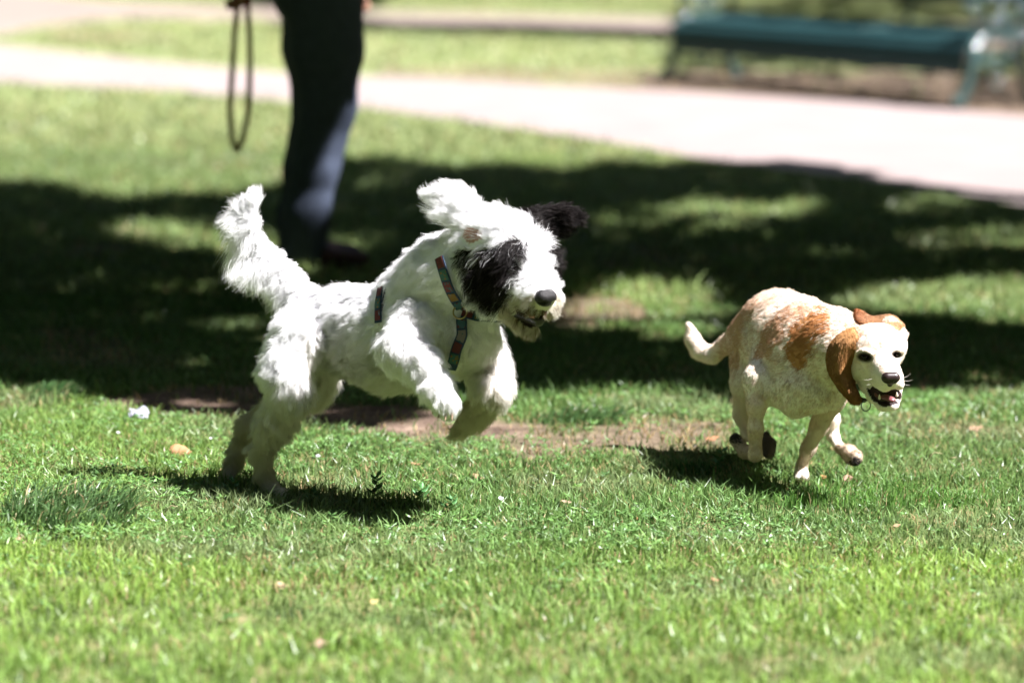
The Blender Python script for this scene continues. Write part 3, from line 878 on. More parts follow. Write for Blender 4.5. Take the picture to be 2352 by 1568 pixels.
        VV, FF = band(idx, w, -th, th)
        o = obj('strap', mesh_from('strap', VV, FF, smooth=False), m_web); o.parent = harness
        if patches:
            L_ = np.concatenate([[0], np.cumsum(np.linalg.norm(np.diff(Pn[idx], axis=0), axis=1))])
            k0 = 0; ci = random.randrange(6)
            while L_[k0] + seg * .8 < L_[-1]:
                k1 = int(np.searchsorted(L_, L_[k0] + seg)); k1 = min(k1, len(idx) - 1)
                kk = idx[k0:max(k1 - 1, k0 + 2)]
                if len(kk) >= 2:
                    VV, FF = band(kk, w * .74, th + .0003, th + .0011)
                    c = PC[ci % 6]; ci += 1
                    key = 'harness_patch_%d' % (ci % 6)
                    m = bpy.data.materials.get(key) or mat_motif(key, c, PC[(ci + 1) % 6])
                    o = obj('patch', mesh_from('patch', VV, FF, smooth=False), m); o.parent = harness
                k0 = k1
                if k1 >= len(idx) - 1: break
    def mat_motif(name, c, c2):
        m, nt, b, out = nodes_of(name); tc = nt.nodes.new('ShaderNodeTexCoord')
        vo = nt.nodes.new('ShaderNodeTexVoronoi'); vo.inputs['Scale'].default_value = 140
        nt.links.new(tc.outputs['Object'], vo.inputs['Vector'])
        r = nt.nodes.new('ShaderNodeValToRGB'); r.color_ramp.interpolation = 'CONSTANT'
        r.color_ramp.elements[0].color = (*c2, 1); r.color_ramp.elements[1].position = .33; r.color_ramp.elements[1].color = (*c, 1)
        nt.links.new(vo.outputs['Distance'], r.inputs[0]); nt.links.new(r.outputs[0], b.inputs['Base Color']); b.inputs['Roughness'].default_value = .75
        return m
    strap(*on_body([(1021, 594), (1034, 640), (1056, 694), (1060, 716)], 60, .017), .023)
    strap(*on_body([(1066, 726), (1092, 734), (1128, 738), (1140, 737)], 40, .018), .021)
    strap(*on_body([(1064, 735), (1066, 770), (1046, 812), (1034, 838)], 60, .015), .023)
    strap(*ring(p(922, 770, -.06), np.array([1.0, -.55, -.05]), 80, -.003), .021); strap(*on_body([(882, 664), (876, 700), (876, 742)], 30, .010), .019)
    rc = on_body([(1054, 712), (1066, 735)], 5, .021); c0 = rc[0][2]; nn = unit(rc[1][2]); a = unit(np.cross(nn, [0, 0, 1])); b = np.cross(nn, a)
    VV, FF = [], []
    for i in range(24):
        t = 2 * math.pi * i / 24; rd = a * math.cos(t) + b * math.sin(t)
        for k in range(8):
            q = 2 * math.pi * k / 8; VV.append(c0 + rd * (.0145 + .0018 * math.cos(q)) + nn * .0018 * math.sin(q))
    for i in range(24):
        for k in range(8): FF.append((i * 8 + k, i * 8 + (k + 1) % 8, ((i + 1) % 24) * 8 + (k + 1) % 8, ((i + 1) % 24) * 8 + k))
    o = obj('ring', mesh_from('ring', np.array(VV), FF), mat_plain('brass', (.55, .42, .2), .3, metal=1.0)); o.parent = harness

build_white_dog()
# ================================================================= the cream and tan hound running towards the camera
def build_hound():
    Y0 = G(1838, 1106)[1]; S0 = 7840.0 / Y0
    px = lambda r: r / S0
    p = lambda u, v, dy: W(u, v, Y0 + dy)
    vol = Vol(W(1560, 1130, Y0) - np.array([0, .45, 0]), W(2110, 630, Y0) + np.array([0, .48, 0]), 0.0034)
    ch = lambda pts, k=.02, reg=None, **kw: vol.chain([(p(u, v, dy), px(r)) for u, v, dy, r in pts], k, reg, **kw)
    # trunk, arched in the gallop
    ch([(1752, 772, .26, 78), (1790, 764, .18, 96), (1822, 786, .07, 106), (1850, 822, -.03, 100)], .03, 'torso')
    ch([(1852, 850, -.05, 90), (1856, 880, -.09, 60)], .03, 'chest'); ch([(1838, 905, -.10, 46), (1826, 934, -.11, 22)], .025, 'chest')
    ch([(1905, 895, -.09, 44), (1880, 915, -.12, 32)], .025, 'chest'); ch([(1768, 893, -.055, 36), (1830, 908, -.095, 40)], .03, 'chest')
    ch([(1860, 775, -.02, 84), (1915, 795, -.09, 80), (1968, 815, -.15, 62)], .03, 'neck')
    # haunches
    ch([(1724, 810, .22, 52), (1712, 880, .17, 34)], .025, 'thigh'); ch([(1835, 830, .26, 60), (1880, 900, .16, 34)], .025, 'thigh2')
    # head: skull, brow, muzzle, flews, jaw
    ch([(2000, 800, -.185, 56), (2022, 800, -.20, 57)], .02, 'head')
    ch([(1990, 806, -.225, 22), (2002, 800, -.232, 20)], .014, 'head'); ch([(2062, 796, -.205, 18), (2066, 790, -.20, 17)], .012, 'head')
    ch([(1990, 850, -.205, 36), (2003, 868, -.215, 26)], .018, 'head')
    ch([(2026, 836, -.235, 36), (2038, 858, -.275, 29), (2044, 872, -.302, 22)], .014, 'muzzle')
    ch([(2020, 872, -.262, 20), (2032, 886, -.288, 14)], .010, 'muzzle'); ch([(2060, 868, -.262, 15), (2065, 884, -.278, 12)], .010, 'muzzle')
    ch([(1990, 882, -.215, 18), (2006, 910, -.235, 13), (2028, 932, -.268, 11), (2048, 933, -.284, 10)], .008, 'jaw')
    ch([(2066, 880, -.235, 9), (2062, 908, -.255, 8), (2055, 931, -.278, 10)], .006, 'jaw')
    ch([(2046, 748, -.16, 20), (2066, 768, -.175, 18)], .016, 'earbase')
    # forelegs
    ch([(1770, 834, .0, 50), (1745, 876, -.05, 38), (1737, 930, -.075, 20), (1735, 985, -.08, 15), (1735, 1044, -.08, 15)], .018, 'leg_a')
    ch([(1735, 1044, -.08, 14.5), (1712, 1038, -.02, 14.5), (1690, 1010, .03, 15)], .010, 'paw_a')
    ch([(1925, 850, -.05, 50), (1908, 912, -.05, 33), (1880, 980, -.05, 18), (1856, 1030, -.04, 14.5), (1841, 1070, -.03, 12)], .018, 'leg_b')
    ch([(1841, 1070, -.03, 12), (1839, 1090, -.035, 14), (1846, 1094, -.058, 11)], .010, 'paw_b')
    # hind legs swinging through
    ch([(1880, 900, .16, 36), (1908, 962, .10, 19), (1912, 1000, .10, 12), (1928, 1028, .06, 11)], .016, 'leg_c')
    ch([(1928, 1028, .06, 11), (1950, 1040, .02, 18), (1962, 1050, .0, 19)], .010, 'paw_c')
    ch([(1712, 880, .17, 32), (1700, 952, .19, 15), (1716, 1000, .18, 10), (1752, 1010, .14, 13)], .016, 'leg_d')
    ch([(1758, 1004, .13, 13), (1766, 1022, .10, 15), (1766, 1040, .09, 14)], .010, 'paw_d')
    # tail
    ch([(1692, 775, .28, 24), (1668, 792, .32, 16), (1636, 816, .35, 14), (1606, 806, .37, 14), (1590, 778, .38, 12), (1582, 746, .38, 7)], .03, 'tail')
    # crease between haunch and ribs, and behind the shoulder
    vol.cone(p(1720, 745, .11), p(1722, 850, .04), px(11), px(12), .04, cut=True)
    # toes
    for o in (-9, -2, 5, 11): ch([(1842 + o, 1090, -.045, 6), (1843 + o, 1098, -.062, 5)], .005, 'paw_b')
    for q in ((1946, 1058, .0), (1956, 1062, -.012), (1966, 1062, -.012), (1974, 1054, .0)): ch([(q[0] - 4, q[1] - 12, q[2] + .01, 7), (*q, 6)], .005, 'paw_c')
    # eye sockets, mouth, ear root hollow; heavy upper lids come after the cut
    for u, v, dy in ((1987, 819, -.262), (2059, 813, -.245)): vol.cone(p(u, v, dy), p(u, v, dy + .012), px(9), px(7), .008, cut=True)
    ch([(1970, 811, -.243, 6), (1984, 806, -.256, 7), (2000, 812, -.262, 6)], .006, 'head'); ch([(2048, 806, -.252, 5), (2062, 802, -.246, 6), (2074, 806, -.232, 5)], .006, 'head')
    me = vol.mesh('body', 2); V, Q = vol.V, vol.Q
    root = empty('hound', (p(1838, 1106, 0)[0], Y0, 0))
    tag(root, 'short-haired cream hound with tan patches and flying ears running with mouth open', 'dog')
    CREAM = np.array([.87, .80, .71]); TAN = np.array([.48, .225, .075])
    def color(P, reg, soft=0.0):
        u, v = PIX(P); n = len(P); u = u + rng.normal(0, 1, n) * soft; v = v + rng.normal(0, 1, n) * soft
        u = u + 26 * (noise3(P, 38, 1) - .5) + 14 * (noise3(P, 110, 3) - .5); v = v + 26 * (noise3(P, 38, 7) - .5) + 14 * (noise3(P, 110, 9) - .5)
        t = np.zeros(n)
        def add(poly, s):
            nonlocal t; t = np.maximum(t, s * inpoly(u, v, poly))
        body = np.isin(reg, ['torso', 'neck', 'chest', 'thigh', 'thigh2', 'leg_a'])
        add([(1866, 716), (1902, 708), (1912, 724), (1888, 768), (1868, 802), (1856, 834), (1818, 838), (1792, 812), (1806, 776), (1836, 744)], .96)
        add([(1798, 722), (1830, 702), (1850, 688), (1862, 698), (1840, 724), (1804, 746), (1790, 782), (1768, 822), (1738, 826), (1744, 770), (1768, 732)], .74)
        add([(1668, 730), (1690, 700), (1730, 690), (1740, 705), (1718, 735), (1710, 790), (1706, 845), (1672, 830)], .66)
        add([(1700, 700), (1760, 668), (1830, 660), (1790, 690), (1730, 712)], .35)
        t = np.where(body, t, 0)
        head = np.isin(reg, ['head', 'muzzle'])
        spot = inpoly(u, v, [(2016, 780), (2035, 774), (2046, 790), (2040, 804), (2028, 800)]) & head; t[spot] = .38
        hl = head & (np.minimum(np.hypot(u - 1986, v - 812), np.hypot(u - 2060, v - 808)) < 30); t[hl] = .12
        br = inpoly(u, v, [(2020, 838), (2050, 836), (2066, 850), (2060, 862), (2030, 862)]) & head; t[br] = .35
        t[(reg == 'leg_b')] = .35; t[(reg == 'leg_d')] = .25; t[(reg == 'leg_a') & (v > 900)] = .33
        t[reg == 'earbase'] = .30
        er = inpoly(u, v, [(1932, 758), (1968, 740), (1990, 744), (1980, 764), (1962, 784), (1950, 800), (1930, 790)]) & np.isin(reg, ['head', 'neck']); t[er] = .62
        t[reg == 'tail'] = np.where(u[reg == 'tail'] > 1655, .5, .05)
        # roan ticking
        tick = noise3(P, 110, 13); t = np.where(body & (tick > .70), np.maximum(t, .22), t)
        c = CREAM * (1 - t)[:, None] + TAN * t[:, None]
        roan = np.isin(reg, ['torso', 'neck', 'thigh', 'chest', 'leg_a']) & (rng.random(n) < .20 + .5 * (noise3(P, 28, 19) - .4)) & (t < .4); c[roan] = c[roan] * .5 + np.array([.46, .29, .16]) * .5
        dirty = np.isin(reg, ['paw_a', 'paw_c', 'paw_d']); c[dirty] *= np.array([.6, .52, .45])
        pad_shade = ((reg == 'paw_a') & (u < 1708) & (v < 1018)) | ((reg == 'paw_c') & (v > 1050)) | (reg == 'paw_d'); c[pad_shade] = np.where((reg == 'paw_d')[pad_shade][:, None], (.10, .08, .072), (.035, .028, .026))  # dark pads; the whole right hind paw is coloured dark for its shade
        # dark rims of eyes and lips
        for uu, vv, r in ((1986, 820, 24), (2060, 814, 17)):
            d = np.hypot(PIX(P)[0] - uu, (PIX(P)[1] - vv - .10 * (PIX(P)[0] - uu)) * 1.6); e = sstep(r, r * .55, d) * head; c = c * (1 - e)[:, None] + np.array([.018, .012, .010]) * e[:, None]
        return c
    reg = vol.region(V); c = color(V, reg)
    uo, vo = PIX(V)
    lip = np.isin(reg, ['jaw']) & inpoly(uo, vo, [(1988, 888), (2012, 900), (2030, 918), (2058, 918), (2064, 926), (2030, 936), (2002, 918)]); c[lip] = (.03, .02, .02)
    point_color(me, c)
    body = obj('body', me, mat_attr('hound_skin', .75, .15)); adopt(body, root)
    # short coat
    n = 170000; P, N = scatter(V, Q, n, lambda X: 1.0); reg = vol.region(P); u, v = PIX(P)
    flow = np.zeros((n, 3)); L = np.full(n, .0078); lift = np.full(n, .13)
    FL = {'earbase': (-.5, .3, .6), 'torso': (-.6, .6, -.4), 'chest': (-.2, .2, -1), 'neck': (-.7, .5, -.5), 'thigh': (-.3, .3, -1), 'thigh2': (-.3, .3, -1), 'head': (-.7, .4, .1), 'muzzle': (-.6, .4, -.3),
          'jaw': (-.5, .3, -.5), 'leg_a': (0, 0, -1), 'leg_b': (-.4, 0, -1), 'leg_c': (.4, 0, -1), 'leg_d': (.1, 0, -1), 'tail': (-1, .2, 0), 'paw_a': (-.6, .4, .6), 'paw_b': (0, -.3, -1), 'paw_c': (.7, -.4, -.5), 'paw_d': (.7, -.3, -.4)}
    for r_, f in FL.items(): flow[reg == r_] = f
    hd = np.isin(reg, ['head', 'muzzle', 'jaw']); L[hd] = .0036; lift[hd] = .12
    L[np.isin(reg, ['paw_a', 'paw_b', 'paw_c', 'paw_d', 'leg_a', 'leg_b', 'leg_c', 'leg_d'])] = .005
    L[reg == 'tail'] = .007; L[reg == 'neck'] = .010
    k = np.ones(n, bool)
    for uu, vv, r in ((1986, 820, 16), (2060, 814, 12)): k &= ~((np.hypot(u - uu, (v - vv) * 1.3) < r) & hd)
    nose = p(2046, 871, -.325); k &= np.linalg.norm(P - nose, axis=1) > .020
    k &= ~((reg == 'jaw') & inpoly(u, v, [(1988, 888), (2012, 900), (2030, 918), (2058, 918), (2064, 926), (2030, 936), (2002, 918)]))
    # nose
    fd = unit(p(2046, 871, -.325) - p(2012, 800, -.195)); sd = unit(np.cross(fd, [0, 0, 1])); upv = np.cross(sd, fd)
    nv = Vol(nose - .05, nose + .05, .0014); nc = nose + fd * -.002
    nv.cone(nc - sd * .008 + upv * .003, nc + sd * .008 + upv * .003, .0125, .0125, .005); nv.cone(nc - upv * .004, nc - upv * .013, .010, .006, .005)
    for s in (-1, 1): nv.cone(nc + sd * s * .008 + fd * .011 - upv * .001, nc + sd * s * .017 + fd * .006 - upv * .004, .0034, .0022, .002, cut=True)
    adopt(obj('nose', nv.mesh('nose', 1), mat_plain('hound_nose', (.022, .012, .012), .38, spec=.4, bump=.1, scale=600)), root)
    # eyes
    for u_, v_, dy, r in ((1986, 818, -.243, .0096), (2060, 812, -.234, .0085)):
        e = p(u_, v_, dy); ev = Vol(e - .02, e + .02, .0013); ev.cone(e, e + 1e-4, r)
        adopt(obj('eye', ev.mesh('eye', 1), mat_plain('hound_eye', (.008, .005, .004), .10, spec=.2)), root)
    # mouth: dark lining, tongue, teeth
    mv = Vol(p(2025, 900, -.24) - .07, p(2025, 900, -.24) + .07, .002)
    mv.cone(p(2004, 896, -.222), p(2034, 910, -.262), px(17), px(16), .01); mv.cone(p(2034, 910, -.262), p(2056, 908, -.262), px(16), px(15), .01)
    adopt(obj('mouth_lining', mv.mesh('mouth_lining', 1), mat_plain('mouth_dark', (.03, .014, .015), .4, spec=.4)), root)
    tv = Vol(p(2036, 915, -.27) - .05, p(2036, 915, -.27) + .05, .0015)
    tv.cone(p(2018, 905, -.255), p(2048, 917, -.298), px(10), px(9), .004, wd=unit([0, -.5, 1]), ws=.55)
    adopt(obj('tongue', tv.mesh('tongue', 1), mat_plain('hound_tongue', (.17, .055, .06), .35, spec=.5)), root)
    m_t = mat_plain('teeth', (.75, .68, .55), .3)
    for a, b in (((2020, 914, -.279), (2020, 906, -.281)), ((2060, 908, -.286), (2060, 901, -.287))):
        cv = Vol(np.minimum(p(*a), p(*b)) - .01, np.maximum(p(*a), p(*b)) + .01, .001); cv.cone(p(*a), p(*b), .0034, .0012)
        adopt(obj('tooth', cv.mesh('tooth', 1), m_t), root)
    # ears: thin folded flaps swept from a centre line
    m_ear = mat_attr('ear_velvet', .7, .2, bump=.3, scale=400)
    ears = []
    def flap(rows, cols, th=.004, comb=(.2, -.1, -1)):
        """rows: list of (left,centre,right) world points; lofted, thickened sheet"""
        R = np.array(rows); n, m = R.shape[:2]
        up_ = lambda A, k: np.stack([np.interp(np.linspace(0, 1, k), np.linspace(0, 1, len(A)), A[:, i]) for i in range(3)], 1)
        A = np.stack([up_(R[:, j], 21) for j in range(m)], 1); A = np.stack([up_(A[i], 11) for i in range(21)], 0)
        for _ in range(5):
            B = A.copy(); B[1:-1] = (A[:-2] + 2 * A[1:-1] + A[2:]) / 4; A = B.copy(); B[:, 1:-1] = (A[:, :-2] + 2 * A[:, 1:-1] + A[:, 2:]) / 4; A = B
        i = np.arange(21 * 11).reshape(21, 11)
        Fq = np.stack([i[:-1, :-1], i[:-1, 1:], i[1:, 1:], i[1:, :-1]], -1).reshape(-1, 4)
        V_ = A.reshape(-1, 3); N_ = vnormals(V_, Fq)
        nn = len(V_); VV = np.concatenate([V_ + N_ * th / 2, V_ - N_ * th / 2]); FF = np.concatenate([Fq, Fq[:, ::-1] + nn])
        rim = np.concatenate([i[0], i[1:, -1], i[-1, -2::-1], i[-2:0:-1, 0]]); r2 = np.roll(rim, -1)
        FF = np.concatenate([FF, np.stack([rim, rim + nn, r2 + nn, r2], 1)])
        me = mesh_from('ear', VV, FF); t = np.repeat(np.linspace(0, 1, 21), 11); t = np.concatenate([t, t])[:, None]
        nz = noise3(VV, 90)[:, None]
        C = (np.array(cols[0]) * (1 - t) + np.array(cols[1]) * t) * (.8 + .4 * nz); point_color(me, C); ears.append((VV, FF, C, np.array(comb, float)))
        o = obj('ear', me, m_ear); adopt(o, root); return o
    e1 = [((1960, 752, -.180), (1966, 762, -.212), (1972, 776, -.225)), ((1928, 764, -.185), (1944, 776, -.232), (1962, 790, -.236)), ((1902, 792, -.180), (1926, 802, -.240), (1962, 812, -.222)), ((1895, 826, -.185), (1924, 836, -.244), (1962, 842, -.205)),
          ((1902, 858, -.200), (1930, 866, -.248), (1960, 870, -.200)), ((1922, 886, -.218), (1944, 892, -.256), (1964, 896, -.222)), ((1942, 910, -.232), (1958, 914, -.258), (1977, 910, -.240)), ((1954, 925, -.242), (1966, 930, -.254), (1978, 924, -.245))]
    flap([[p(*q) for q in r] for r in e1], ((.34, .18, .070), (.19, .085, .024)), .005, (.25, -.1, -1))
    e2 = [((2078, 752, -.165), (2068, 756, -.20), (2056, 760, -.215)), ((2058, 728, -.14), (2054, 742, -.185), (2046, 752, -.205)), ((2040, 722, -.11), (2036, 740, -.165), (2028, 750, -.195)), ((2018, 730, -.09), (2014, 744, -.150), (2008, 750, -.180)),
          ((1998, 730, -.08), (1994, 740, -.135), (1992, 748, -.165)), ((1980, 714, -.08), (1974, 728, -.12), (1976, 742, -.15)), ((1966, 710, -.10), (1963, 722, -.12), (1967, 736, -.14))]
    flap([[p(*q) for q in r] for r in e2], ((.46, .30, .17), (.17, .055, .015)), .006, (-1, .2, .1))
    # the coat, ears included
    S = fur_strands(P[k], N[k], flow[k], L[k], lift[k], k=4, wave=.05, clump=.45, guides=6000, sag=.05, jitter=.16)
    cc = color(P[k], reg[k], 9.0)
    for EV, EQ, EC, EF in ears:
        m = 9000; T = np.concatenate([EQ[:, [0, 1, 2]], EQ[:, [0, 2, 3]]]); A = np.linalg.norm(np.cross(EV[T[:, 1]] - EV[T[:, 0]], EV[T[:, 2]] - EV[T[:, 0]]), axis=1)
        ii = rng.choice(len(T), m, p=A / A.sum()); w = rng.dirichlet((1, 1, 1), m); eN = vnormals(EV, EQ)
        eP = (EV[T[ii]] * w[..., None]).sum(1); en = unit((eN[T[ii]] * w[..., None]).sum(1)); ec = (EC[T[ii]] * w[..., None]).sum(1)
        S = np.concatenate([S, fur_strands(eP, en, np.tile(EF, (m, 1)), np.full(m, .0055), np.full(m, .14), k=4, wave=.05, clump=.25, guides=900, sag=.05, jitter=.12)]); cc = np.concatenate([cc, ec * 1.15])
    # whiskers
    for a, b in (((2072, 868, -.285), (2092, 858, -.29)), ((2073, 874, -.285), (2096, 872, -.29)), ((2072, 880, -.285), (2090, 884, -.29)), ((2014, 866, -.285), (1984, 872, -.30)), ((2016, 874, -.288), (1990, 884, -.30))):
        q0, q1 = p(*a), p(*b); S = np.concatenate([S, (q0 + (q1 - q0) * np.linspace(0, 1, 4)[:, None] + np.array([0, 0, -.002]) * np.array([0, .6, .8, 0])[:, None])[None]]); cc = np.concatenate([cc, [[.8, .75, .7]]])
    cc = np.clip(cc * rng.uniform(.85, 1.12, len(cc))[:, None], 0, .95)
    hair('coat', S, .00036, .00012, cc, mat_fur('short_fur', .30, .5, .2), root)
    # collar and ring
    cp = np.array([p(*q) for q in ((1928, 893, -.172), (1950, 907, -.200), (1974, 915, -.214), (1992, 917, -.205), (2012, 890, -.11), (2012, 820, -.06), (1985, 768, -.07), (1945, 760, -.11), (1922, 800, -.15), (1917, 855, -.16))])
    n_ = len(cp); tt = np.linspace(0, n_, 60, endpoint=False); i0 = tt.astype(int); fr = (tt - i0)[:, None]
    q = [cp[(i0 + d) % n_] for d in (-1, 0, 1, 2)]
    LP = .5 * (2 * q[1] + (q[2] - q[0]) * fr + (2 * q[0] - 5 * q[1] + 4 * q[2] - q[3]) * fr ** 2 + (3 * q[1] - q[0] - 3 * q[2] + q[3]) * fr ** 3)
    ctr = LP.mean(0); tg = unit(np.roll(LP, -1, 0) - np.roll(LP, 1, 0)); outw = LP - ctr; outw = unit(outw - (outw * tg).sum(1)[:, None] * tg); ax = np.cross(tg, outw)
    VV = np.stack([LP - ax * .006, LP + ax * .006, LP + ax * .006 + outw * .0025, LP - ax * .006 + outw * .0025], 1).reshape(-1, 3); FF = []
    for i in range(60):
        for k_ in range(4): FF.append((i * 4 + k_, i * 4 + (k_ + 1) % 4, ((i + 1) % 60) * 4 + (k_ + 1) % 4, ((i + 1) % 60) * 4 + k_))
    col = obj('collar', mesh_from('collar', np.array(VV), FF, False), mat_plain('collar_leather', (.03, .022, .02), .5)); adopt(col, root); tag(col, 'thin dark leather collar')
    rc = p(1989, 931, -.218); VV, FF = [], []
    for i in range(20):
        t = 2 * math.pi * i / 20; rd = np.array([math.cos(t), .3 * math.cos(t), math.sin(t) * 1.15])
        for k_ in range(6):
            q = 2 * math.pi * k_ / 6; VV.append(rc + rd * (.0105 + .0011 * math.cos(q)) + np.array([.3, -1, 0]) * .0013 * math.sin(q))
    for i in range(20):
        for k_ in range(6): FF.append((i * 6 + k_, i * 6 + (k_ + 1) % 6, ((i + 1) % 20) * 6 + (k_ + 1) % 6, ((i + 1) % 20) * 6 + k_))
    rg = obj('ring', mesh_from('ring', np.array(VV), FF), mat_plain('steel', (.10, .10, .11), .35, metal=1.0)); rg.parent = col
build_hound()
# ================================================================= person standing behind with a leash
def build_person():
    Y0 = G(740, 614)[1]; S0 = 7840.0 / Y0
    px = lambda r: r / S0
    p = lambda u, v, dy: W(u, v, Y0 + dy)
    root = empty('person', (p(720, 614, 0)[0], Y0, 0))
    tag(root, 'person in dark trousers standing in the shade holding a leash', 'person')
    lo, hi = p(480, 640, -.45), p(920, -640, .45)
    def chain(vol, pts, k=.03, **kw): vol.chain([(p(u, v, dy), px(r)) for u, v, dy, r in pts], k, **kw)
    Yd = np.array([0, 1.0, 0])
    # body: one continuous figure
    b = Vol(lo, hi, .0065)
    for dy, o in ((-.08, 8), (.09, -8)):
        chain(b, [(734 + o, -20, dy, 60), (742 + o, 250, dy, 38), (708 + o, 420, dy, 34), (694 + o, 588, dy, 24)], .03)
        chain(b, [(694 + o, 592, dy, 24), (768 + o, 604, dy, 16)], .02)
    chain(b, [(733, -20, 0, 72), (738, -170, 0, 66), (742, -330, 0, 74)], .04, wd=Yd, ws=1.45)
    chain(b, [(740, -400, 0, 34), (752, -450, 0, 34)], .02)
    chain(b, [(752, -520, 0, 62), (768, -512, 0, 58)], .02); chain(b, [(782, -480, 0, 34), (790, -462, 0, 22)], .02)
    chain(b, [(822, -516, 0, 7), (836, -496, 0, 9)], .012); chain(b, [(812, -468, 0, 12), (814, -462, 0, 12)], .01)
    for s in (-1, 1):
        chain(b, [(752, -505, s * .085, 14), (754, -492, s * .085, 12)], .006)
        chain(b, [(818, -528, s * .035, 6), (816, -528, s * .045, 6)], .006)
    chain(b, [(738, -372, -.19, 36), (628, -180, -.27, 27), (574, -56, -.25, 20)], .02)
    chain(b, [(738, -372, .19, 36), (752, -160, .26, 27), (800, -50, .22, 20)], .02)
    for (w, d, sg) in (((574, -56, -.25), (-.30, -1.0), 1), ((800, -50, .22), (.25, -1.0), -1)):
        c = p(*w); dv = unit([d[0], 0, d[1]]); side = np.array([0, 1.0, 0]); front = unit(np.cross(side, dv))
        b.cone(c, c + dv * .075, .026, .034, .012, wd=front, ws=.6)
        for j, ln in enumerate((.070, .078, .072, .058)):
            q0 = c + dv * .080 + side * (-.030 + .020 * j); f = front * sg
            q1 = q0 + unit(dv + f * .3) * ln * .45; q2 = q1 + unit(dv * .2 + f) * ln * .35; q3 = q2 + unit(-dv * .8 + f * .5) * ln * .3
            b.cone(q0, q1, .0095, .009, .004); b.cone(q1, q2, .009, .0085, .003); b.cone(q2, q3, .0085, .0075, .003)
        t0 = c + dv * .03 - side * .030; t1 = t0 + unit(dv - side * .5 + front * sg * .6) * .038; t2 = t1 + unit(dv * .7 + front * sg + side * .3) * .03
        b.cone(t0, t1, .013, .011, .008); b.cone(t1, t2, .011, .009, .003)
    adopt(obj('body', b.mesh('body', 2), mat_plain('skin', (.42, .23, .16), .5, noise=.12, scale=12)), root)
    # trousers
    t = Vol(p(560, 640, -.3), p(900, -90, .35), .0075)
    for dy, o in ((-.085, 8), (.095, -7)):
        chain(t, [(738 + o, -25, dy, 90), (740 + o, 110, dy, 84), (744 + o, 240, dy, 64), (712 + o, 390, dy, 56), (698 + o, 500, dy, 53), (694 + o, 580, dy, 50)], .03)
    chain(t, [(708, -20, 0, 86), (740, -40, 0, 84)], .03, wd=Yd, ws=1.4)
    me = t.mesh('trousers', 1); V = t.V
    # creases at knee and ankle
    N = vnormals(V, t.Q); f = .7 * noise3(V * np.array([1, 1, .45]), 16, 3) + .3 * noise3(V * np.array([1, 1, 1.6]), 9, 8) - .5; w = .35 + sstep(.65, .15, V[:, 2])
    V2 = V + N * (f * .020 * w)[:, None]; me.vertices.foreach_set('co', V2.astype(np.float32).ravel()); me.update()
    adopt(obj('trousers', me, mat_plain('dark_denim', (.060, .076, .115), .8, spec=.2, noise=.3, scale=30, bump=.3)), root)
    # jacket
    j = Vol(p(520, 30, -.45), p(900, -480, .45), .009)
    chain(j, [(734, -22, 0, 90), (738, -160, 0, 84), (742, -330, 0, 88)], .04, wd=Yd, ws=1.45)
    for s, e, h in ((-1, (628, -180, -.27), (580, -75, -.25)), (1, (752, -160, .26), (795, -66, .22))):
        chain(j, [(738, -372, s * .19, 50), (*e, 38), (*h, 30)], .03)
    adopt(obj('jacket', j.mesh('jacket', 1), mat_plain('black_jacket', (.012, .012, .015), .7, noise=.2, scale=20)), root)
    # hair
    h = Vol(p(640, -400, -.2), p(860, -620, .2), .007)
    chain(h, [(740, -530, 0, 66), (760, -540, 0, 58)], .02); chain(h, [(715, -480, 0, 34), (722, -520, 0, 50)], .02)
    adopt(obj('hair', h.mesh('hair', 1), mat_plain('dark_hair', (.03, .02, .015), .6, noise=.4, scale=80, bump=.8)), root)
    # shoes
    m_shoe = mat_plain('shoe_leather', (.06, .024, .022), .55, noise=.2, scale=25)
    for dy, o in ((-.085, 10), (.095, -6)):
        base = p(690 + o, 0, dy)[0]; y = Y0 + dy
        sv = Vol(np.array([base - .10, y - .08, -.02]), np.array([base + .28, y + .08, .16]), .005)
        sv.cone((base - .02, y, .045), (base + .05, y, .05), .045, .045, .02, wd=Yd, ws=.85); sv.cone((base + .05, y, .045), (base + .19, y, .035), .043, .034, .02, wd=Yd, ws=1.05); sv.cone((base - .03, y, .018), (base + .20, y, .016), .017, .017, .008, wd=Yd, ws=2.2)
        adopt(obj('shoe', sv.mesh('shoe', 1), m_shoe), root)
    # leash: a hanging loop of flat webbing
    lr = empty('leash', tuple(p(556, 20, -.25))); tag(lr, 'tan webbing dog leash hanging in a long loop from the hand', 'leash')
    def ribbon(name, pts, w, mat, par):
        P = np.array([p(*q) for q in pts]); l = np.concatenate([[0], np.cumsum(np.linalg.norm(np.diff(P, axis=0), axis=1))]); s = np.linspace(0, l[-1], 60)
        P = np.stack([np.interp(s, l, P[:, i]) for i in range(3)], 1)
        for _ in range(8): P[1:-1] = (P[:-2] + 2 * P[1:-1] + P[2:]) / 4
        tt = unit(np.gradient(P, axis=0)); sd = unit(np.array([.75, .65, 0])[None] - (tt @ np.array([.75, .65, 0]))[:, None] * tt); nn = np.cross(tt, sd); th = .0013
        VV = np.stack([P - sd * w / 2 - nn * th, P + sd * w / 2 - nn * th, P + sd * w / 2 + nn * th, P - sd * w / 2 + nn * th], 1).reshape(-1, 3); FF = []
        for i in range(59):
            for k in range(4): FF.append((i * 4 + k, i * 4 + (k + 1) % 4, i * 4 + 4 + (k + 1) % 4, i * 4 + 4 + k))
        FF += [(0, 3, 2, 1), (236, 237, 238, 239)]
        adopt(obj(name, mesh_from(name, VV, FF, False), mat), par)
    m_l = mat_plain('leash_webbing', (.42, .30, .14), .75, noise=.25, scale=200)
